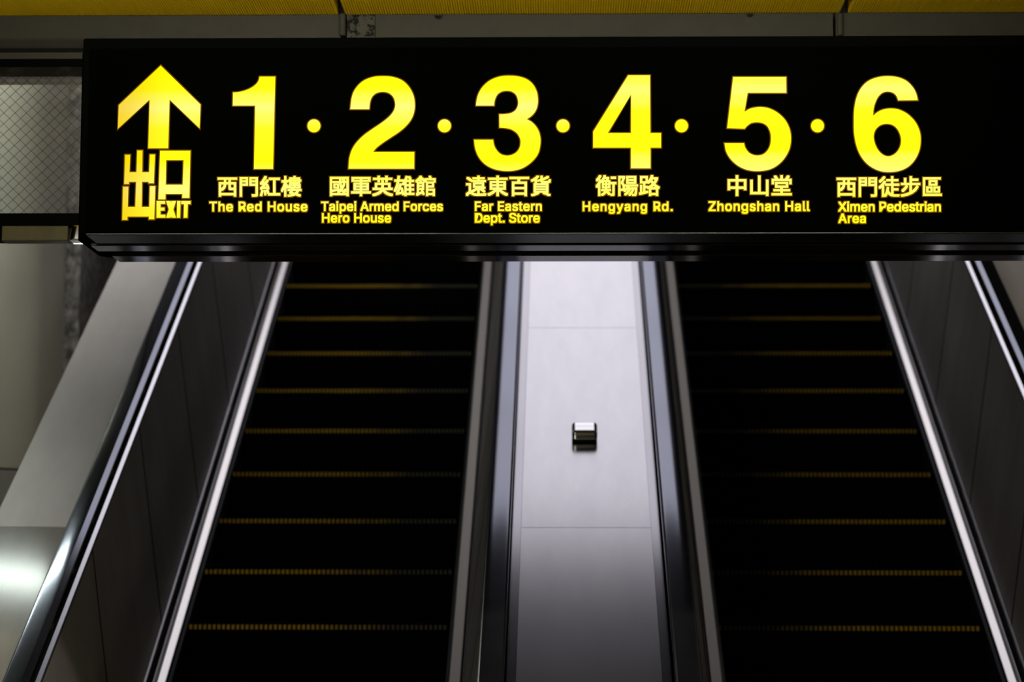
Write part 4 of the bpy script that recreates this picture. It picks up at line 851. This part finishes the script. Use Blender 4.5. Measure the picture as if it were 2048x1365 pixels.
# added to brighten the step edges: a fill light behind the viewer
lb = empty('fill_light', (-2.6, -3.0, 0.0), 'added unseen fill light in the hall behind the viewer', 'fill light')
MB().box(-3.65, -1.55, -3.1, -2.96, 0.0, 2.3).build('case', M['lamp_white'], lb, bevel=0.01)
MB().box(-3.6, -1.6, -2.965, -2.95, 0.9, 2.2).build('face', M['fill_light'], lb)
for (xa_, xb_) in ((-1.5, -0.3), (-0.2, 1.0)):
    batten('batten_lamp', (xa_, 5.5, ceil_z - 0.12), (xb_, 5.5, ceil_z - 0.12), M['tube_pendant'], 'warm fluorescent batten hung low under the yellow ceiling before the exit sign, %s of two' % ('left' if xa_ < -1 else 'right'), None)
    o = [c for c in bpy.data.objects if c.name.startswith('batten_lamp')][-1]
    for xx in (xa_ + 0.2, xb_ - 0.2):
        MB().tube((xx, 5.5, ceil_z - 0.12), (xx, 5.5, ceil_z - 0.001), 0.006).build('suspension_rod', M['lamp_white'], o)
# hall lamps behind the viewer
for X in (-2.3, -0.7, 0.9):
    for Y in (0.7, 2.2):
        root = empty('hall_lamp', (X, Y, ceil_z), 'square light panel under the yellow hall ceiling', 'lamp', 'light panels under the hall ceiling')
        MB().box(X - 0.47, X + 0.47, Y - 0.37, Y + 0.37, ceil_z - 0.02, ceil_z - 0.0005).build('body', M['lamp_white'], root)
        MB().box(X - 0.45, X + 0.45, Y - 0.35, Y + 0.35, ceil_z - 0.024, ceil_z - 0.0205).build('diffuser', M['tube_hall'], root)

# ================================================================ exit sign
sgn_z1 = at(600, 74, SIGN_Y).z
sgn_zp1 = at(600, 96, SIGN_Y).z
sgn_z0 = at(1100, 469.5, SIGN_Y).z
X0f = at(158, 400, SIGN_Y).x
X1f = at(2150, 300, SIGN_Y).x
xm, ym = (X0f + X1f) / 2, 6.24
sg = empty('exit_sign', (xm, ym, sgn_z0), 'long black illuminated exit sign with a yellow arrow and the numbers 1 to 6', 'sign')
yA = at_z(1100, 486, sgn_z0).y
yB = at_z(1100, 491, sgn_z0).y
yC = at_z(1100, 502, sgn_z0).y
yD = at_z(1100, 512, sgn_z0).y
yE = at_z(1100, 523.5, sgn_z0).y
# front box
MB().box(X0f, X1f, SIGN_Y + 0.004, yA, sgn_z0 + 0.004, sgn_z1).build('front_box', M['housing'], sg, bevel=0.006)
MB().box(X0f + 0.02, X1f - 0.02, SIGN_Y, SIGN_Y + 0.006, sgn_z0 + 0.006, sgn_zp1).build('face_panel', M['face'], sg)
MB().box(X0f + 0.02, X1f - 0.02, SIGN_Y - 0.002, yA, sgn_z0, sgn_z0 + 0.0045).build('bottom_plate', M['lip'], sg, bevel=0.0015)
# rear body, rounded at its ends, a little longer than the front box
def plan(x0, x1, y0, y1, r):
    pts = []
    for cx_, cy_, a0 in ((x0 + r, y1 - r, math.pi / 2), (x0 + r, y0 + 0.02, math.pi), (x1 - r, y0 + 0.02, 1.5 * math.pi), (x1 - r, y1 - r, 0)):
        rx, ry = r, (r if cy_ > (y0 + y1) / 2 else 0.02)
        for i in range(9):
            a = a0 + math.pi / 2 * i / 8
            pts.append((cx_ + rx * math.cos(a), cy_ + ry * math.sin(a)))
    return pts
xr0 = at_z(163, 495, sgn_z0).x
pl_ = plan(xr0, X1f + 0.03, yA + 0.004, yE, 0.05)
MB().poly_prism([(x, y, sgn_z0 + 0.012) for x, y in pl_], [(x, y, sgn_z1 - 0.003) for x, y in pl_]).build('rear_body', M['housing'], sg)
xi0, xi1 = xr0 + 0.03, X1f - 0.005
MB().box(xi0, xi1, yB, yC, sgn_z0, sgn_z0 + 0.013).build('bottom_rail', M['rail'], sg, bevel=0.0012)
MB().box(xi0 + 0.02, xi1 - 0.02, yD, yE - 0.001, sgn_z0, sgn_z0 + 0.013).build('bottom_rail', M['rail'], sg, bevel=0.0012)
# brackets back to the trim rail
for X in (-0.75, 0.2, 1.15):
    mb = MB().box(X - 0.03, X + 0.03, yE - 0.01, TRIM_Y + 0.034, sgn_z1 - 0.10, sgn_z1 - 0.05)
    mb.box(X - 0.03, X + 0.03, TRIM_Y + 0.028, TRIM_Y + 0.034, sgn_z1 - 0.05, trim_bot)
    mb.build('mounting_bracket', M['black'], sg)

LY = SIGN_Y - 0.0015          # face of the letters

def flat_curve(rings, depth=0.0012):
    """filled mesh data of closed rings (x, z): holes by even-odd"""
    cu = bpy.data.curves.new('c', 'CURVE')
    cu.dimensions = '2D'
    cu.fill_mode = 'BOTH'
    for r in rings:
        sp = cu.splines.new('POLY')
        sp.points.add(len(r) - 1)
        for p, (x, z) in zip(sp.points, r):
            p.co = (x, z, 0, 1)
        sp.use_cyclic_u = True
    ob = bpy.data.objects.new('c', cu)
    COL.objects.link(ob)
    bpy.context.view_layer.update()
    me = bpy.data.meshes.new_from_object(ob.evaluated_get(bpy.context.evaluated_depsgraph_get()))
    vs = [(v.co.x, v.co.y) for v in me.vertices]
    fs = [tuple(p.vertices) for p in me.polygons]
    bpy.data.objects.remove(ob)
    bpy.data.curves.remove(cu)
    bpy.data.meshes.remove(me)
    return vs, fs

def grow(rings, r):
    """move every ring outwards by r (rings listed in any direction; holes shrink)"""
    def area(q):
        return sum(q[i][0] * q[(i + 1) % len(q)][1] - q[(i + 1) % len(q)][0] * q[i][1] for i in range(len(q))) / 2
    def inside(p, q):
        c = False
        for i in range(len(q)):
            a, b = q[i], q[(i + 1) % len(q)]
            if (a[1] > p[1]) != (b[1] > p[1]) and p[0] < (b[0] - a[0]) * (p[1] - a[1]) / (b[1] - a[1]) + a[0]:
                c = not c
        return c
    out = []
    for k, q in enumerate(rings):
        depth = sum(inside(q[0], o) for j, o in enumerate(rings) if j != k)
        sg_ = (1 if area(q) > 0 else -1) * (1 if depth % 2 == 0 else -1)
        new = []
        n = len(q)
        for i in range(n):
            a, b, c_ = Vector(q[i - 1]), Vector(q[i]), Vector(q[(i + 1) % n])
            d1, d2 = (b - a), (c_ - b)
            if d1.length < 1e-9 or d2.length < 1e-9:
                new.append(tuple(b))
                continue
            d1.normalize()
            d2.normalize()
            n1, n2 = Vector((d1.y, -d1.x)), Vector((d2.y, -d2.x))
            m_ = n1 + n2
            if m_.length < 1e-6:
                m_ = n1
            m_.normalize()
            kf = 1 / max(0.5, m_.dot(n1))
            new.append(tuple(b + m_ * r * kf * sg_))
        out.append(new)
    return out

def sign_part(name, layers, m, y, parent=None):
    """layers = list of (verts2d, faces) lying in the sign's face"""
    mb = MB()
    for i, (vs, fs) in enumerate(layers):
        o = len(mb.v)
        mb.v += [(x, y - i * 0.000002, z) for x, z in vs]
        mb.f += [tuple(o + k for k in f) for f in fs]
    ob = mb.build(name, m, parent or sg)
    for pl in ob.data.polygons:
        if pl.normal.y > 0:
            pl.flip()
    return ob

def px_ring(pts):
    out = []
    for x, y in pts:
        p = at(x, y, SIGN_Y)
        out.append((p.x, p.z))
    return out

def smooth_contour(pts, scale, ox, oy):
    """pts: (x, y) smooth or (x, y, 1) corner, in zoomed pixels; Catmull-Rom between corners"""
    n = len(pts)
    xy = [(ox + p[0] / scale, oy + p[1] / scale) for p in pts]
    corner = [len(p) > 2 for p in pts]
    out = []
    for i in range(n):
        j = (i + 1) % n
        p1, p2 = Vector(xy[i]), Vector(xy[j])
        if corner[i] and corner[j]:
            out.append(tuple(p1))
            continue
        p0 = Vector(xy[i - 1]) if not corner[i] else p1 * 2 - p2
        p3 = Vector(xy[(j + 1) % n]) if not corner[j] else p2 * 2 - p1
        if corner[i]:
            p0 = p1 + (p1 - p2) * 0.9
        for k in range(6):
            t = k / 6
            out.append(tuple(0.5 * ((2 * p1) + (p2 - p0) * t + (2 * p0 - 5 * p1 + 4 * p2 - p3) * t * t + (3 * p1 - p0 - 3 * p2 + p3) * t ** 3)))
    return out

def lettering(name, rings_px_list, m, label=None, edge=0.0027):
    """rings_px_list = list of ring groups (each group filled even-odd)"""
    layers, edges = [], []
    for rings in rings_px_list:
        r3 = [px_ring(r) for r in rings]
        layers.append(flat_curve(r3))
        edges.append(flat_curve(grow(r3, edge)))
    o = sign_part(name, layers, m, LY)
    e = sign_part('painted_glow', edges, M['glow_rim'], LY + 0.0006, o)  # enlarged copy behind the letters, painted as glow
    if label:
        o['label'] = label
    return o

Z = 6.5
DIG = {
 '1': (410, 140, [[(710,88,1),(915,88,1),(886,1290,1),(637,1290,1),(652,466,1),(362,466,1),(365,294,1),(440,288),(530,265),(610,228),(670,180),(698,135)]]),
 '2': (660, 140, [[(240,1287,1),(1095,1287,1),(1097,1068,1),(562,1068,1),(605,1015),(690,948),(800,875),(900,808),(985,735),(1050,655),(1090,565),(1103,460),(1088,340),(1030,225),(940,138),(820,93),(690,82),(560,93),(430,145),(335,240),(285,350),(263,512,1),(511,512,1),(522,420),(550,350),(605,303),(685,287),(765,303),(825,358),(848,440),(838,510),(800,575),(740,635),(655,700),(550,770),(440,850),(345,945),(285,1040),(252,1150)]]),
 '3': (910, 140, [[(273,466,1),(508,466,1),(518,395),(550,325),(605,285),(675,272),(745,287),(797,332),(820,410),(812,480),(775,535),(715,565),(640,576),(575,578,1),(577,752,1),(650,757),(730,775),(800,820),(840,880),(852,940),(840,1010),(800,1070),(740,1105),(675,1116),(605,1100),(550,1055),(510,985),(495,909,1),(248,909,1),(260,1010),(300,1120),(375,1215),(480,1280),(590,1310),(690,1317),(790,1307),(900,1268),(1010,1185),(1085,1080),(1112,940),(1100,830),(1060,745),(1000,680),(935,642,1),(1000,595),(1050,530),(1075,450),(1078,370),(1060,275),(1010,185),(930,120),(820,85),(690,76),(570,90),(450,140),(360,220),(305,310),(280,400)]]),
 '4': (1150, 140, [[(690,70,1),(975,70,1),(980,822,1),(1118,822,1),(1118,1013,1),(982,1013,1),(982,1282,1),(726,1282,1),(726,1013,1),(236,1013,1),(236,803,1)],[(727,325,1),(427,822,1),(727,822,1)]]),
 '5': (1410, 140, [[(365,92,1),(1055,92,1),(1058,300,1),(555,300,1),(514,543,1),(580,507),(650,489),(730,484),(830,500),(940,555),(1040,650),(1100,770),(1117,890),(1100,1020),(1040,1140),(950,1235),(840,1295),(700,1318),(560,1305),(440,1255),(340,1170),(275,1065),(252,953,1),(506,953,1),(525,1015),(570,1075),(625,1105),(685,1114),(755,1098),(810,1050),(845,980),(856,890),(845,805),(805,730),(745,693),(670,682),(600,694),(545,732),(515,767,1),(287,758,1)]]),
 '6': (1670, 140, [[(1075,395,1),(820,398,1),(800,345),(755,300),(685,284),(615,300),(555,360),(515,450),(500,520),(495,595,1),(560,545),(640,512),(740,503),(840,520),(950,580),(1045,680),(1100,800),(1113,905),(1100,1030),(1050,1150),(965,1250),(850,1310),(710,1331),(580,1315),(450,1250),(350,1145),(285,1010),(250,850),(243,680),(250,500),(285,340),(350,220),(440,140),(560,95),(690,82),(820,97),(930,145),(1010,225),(1055,310)],[(680,703),(760,725),(825,795),(858,905),(840,1010),(780,1090),(695,1125),(610,1095),(540,1010),(503,890),(520,790),(590,720)]]),
}
for ch, (ox, oy, cons) in DIG.items():
    mm = M['lit_west'] if ch in '123' else M['lit_east']
    lettering('numeral', [[smooth_contour(c_, Z, ox, oy) for c_ in cons]], mm, 'yellow numeral %s' % ch)
for cx_, mm in ((628, 'lit_west'), (889, 'lit_west'), (1126, 'lit_west'), (1363, 'lit_east'), (1635, 'lit_east')):
    ring = [(cx_ + 13 * math.cos(2 * math.pi * i / 40), 252 + 13 * math.sin(2 * math.pi * i / 40)) for i in range(40)]
    lettering('separator_dot', [[ring]], M[mm])
zz = lambda pts, s=4.136, ox=220, oy=120: [(ox + x / s, oy + y / s) for x, y in pts]
lettering('arrow', [[zz([(420,47),(750,370),(742,568),(494,330),(482,732),(317,732),(328,330),(66,571),(73,375)])]], M['lit_west'], 'yellow arrow pointing up')
chu = [[(125,786),(168,786),(158,1028),(118,1028)], [(226,750),(270,750),(262,1290),(207,1290)], [(330,783),(373,783),(364,1022),(320,1022)],
       [(160,930),(328,930),(325,1010),(158,1010)], [(108,1050),(153,1050),(145,1325),(102,1325)], [(330,1045),(376,1045),(367,1320),(322,1320)], [(145,1217),(326,1217),(324,1297),(144,1297)]]
kou = [[(415,752),(467,752),(460,1155),(400,1155)], [(612,752),(666,752),(658,1143),(598,1143)], [(440,752),(640,752),(640,830),(440,830)], [(440,1033),(630,1033),(630,1110),(440,1110)]]
lettering('chinese_lettering', [[zz(q)] for q in chu + kou], M['lit_west'], 'large yellow characters reading exit')
ext = [[(386,1168),(420,1168),(418,1307),(385,1307)], [(386,1168),(458,1168),(458,1193),(386,1193)], [(386,1222),(452,1222),(452,1248),(386,1248)], [(386,1281),(460,1281),(460,1307),(386,1307)],
       [(464,1168),(502,1168),(548,1307),(510,1307)], [(510,1168),(548,1168),(502,1307),(464,1307)], [(556,1168),(585,1168),(581,1307),(553,1307)],
       [(590,1168),(668,1168),(667,1195),(590,1195)], [(613,1190),(645,1190),(641,1307),(610,1307)]]
lettering('english_lettering', [[zz(q)] for q in ext], M['lit_west'], 'yellow letters reading EXIT')

def glyph(ch):
    adv, enc = GLYPHS[ch]
    rings = []
    for part in enc.split('|'):
        x = y = 0
        r = []
        for t in part.split(' '):
            a, b = t.split(',')
            x += int(a)
            y += int(b)
            r.append((x, y))
        rings.append(r)
    return adv, rings

def text_line(s, x0, x1, y_top, y_base, bold, cjk=False, rim=0.0):
    """list of ring groups in photograph pixels, fitted between x0..x1 and y_top..y_base"""
    H0 = 720.0 + (0 if cjk else 2 * bold)
    if cjk:
        gl = [glyph(c_)[1] for c_ in s]
        zs = [y for g in gl for r in g for _, y in r]
        lo, hi = min(zs) - bold, max(zs) + bold
        xs0 = min(x for r in gl[0] for x, _ in r) - bold
        xs1 = max(x for r in gl[-1] for x, _ in r) + bold + 1000 * (len(s) - 1)
        kx, ky = (x1 - x0) / (xs1 - xs0), (y_base - y_top) / (hi - lo)
        groups = []
        for i, g in enumerate(gl):
            for dx in (-1, 0, 1):
                for dz in (-1, 0, 1):
                    groups.append([[(x0 + (x + 1000 * i + dx * bold - xs0) * kx + dx * rim, y_base - (y + dz * bold - lo) * ky - dz * rim) for x, y in r] for r in g])
        return groups
    k = (y_base - y_top) / H0
    # natural width at this size, then spread or tighten the letter spacing
    pen = 0
    place = []
    for c_ in s:
        if c_ == ' ':
            pen += 270
            continue
        adv, g = glyph(c_)
        place.append((pen, g))
        pen += adv
    first = min(x for r in place[0][1] for x, _ in r) - bold
    last = place[-1][0] + max(x for r in place[-1][1] for x, _ in r) + bold
    want = (x1 - x0) / k
    gaps = len(s) - 1
    extra = (want - (last - first)) / gaps
    squeeze = 1.0
    if extra < -40:                      # keep letters from piling up: condense a little as well
        squeeze = max(0.84, (want + 40 * gaps) / (last - first))
        extra = (want - (last - first) * squeeze) / gaps
    groups = []
    cnt = -1
    pi_ = 0
    for i, c_ in enumerate(s):
        if c_ == ' ':
            continue
        pen, g = place[pi_]
        pi_ += 1
        for dx in (-1, 0, 1):
            for dz in (-1, 0, 1):
                groups.append([[(x0 + ((pen + x + dx * bold - first) * squeeze + extra * i) * k + dx * rim, y_base - (y + dz * bold + bold) * k - dz * rim) for x, y in r] for r in g])
    return groups

def put_text(name, args, m, label):
    layers = [flat_curve([px_ring(r) for r in rings]) for rings in text_line(*args)]
    o = sign_part(name, layers, m, LY)
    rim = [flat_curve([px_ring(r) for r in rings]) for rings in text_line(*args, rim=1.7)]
    sign_part('painted_glow', rim, M['glow_rim'], LY + 0.0009, o)
    o['label'] = label
    return o

W, E_ = M['lit_west'], M['lit_east']
BC, BL = 23, 31
CJK = [("西門紅樓", 435.2, 603.4, 352.2, 394.2, W), ("國軍英雄館", 659.7, 871.5, 351.6, 393, W), ("遠東百貨", 931.3, 1102, 351.3, 393, W),
       ("衡陽路", 1191, 1320, 350.3, 392.7, E_), ("中山堂", 1455, 1583.6, 350.7, 392.6, E_), ("西門徒步區", 1672.7, 1883.6, 352.7, 394.6, E_)]
for s_, a, b_, c_, d_, mm in CJK:
    put_text('chinese_lettering', (s_, a, b_, c_, d_, BC, True), mm, 'yellow characters %s' % s_)
LAT = [("The Red House", 418.6, 615.2, 403.4, 423.6, W), ("Taipei Armed Forces", 642.1, 886, 403.3, 422.8, W), ("Hero House", 643.8, 782.3, 426.4, 445.9, W),
       ("Far Eastern", 949.5, 1083.7, 403.1, 422.6, W), ("Dept. Store", 949.5, 1079.8, 426.3, 446, W), ("Hengyang Rd.", 1165, 1345.6, 403.3, 423, E_),
       ("Zhongshan Hall", 1416.8, 1619.7, 402.7, 422.9, E_), ("Ximen Pedestrian", 1675.8, 1881.7, 403.6, 423.8, E_), ("Area", 1676.4, 1731.7, 427.3, 446.9, E_)]
for s_, a, b_, c_, d_, mm in LAT:
    put_text('english_lettering', (s_, a, b_, c_, d_, BL), mm, 'yellow letters reading %s' % s_)
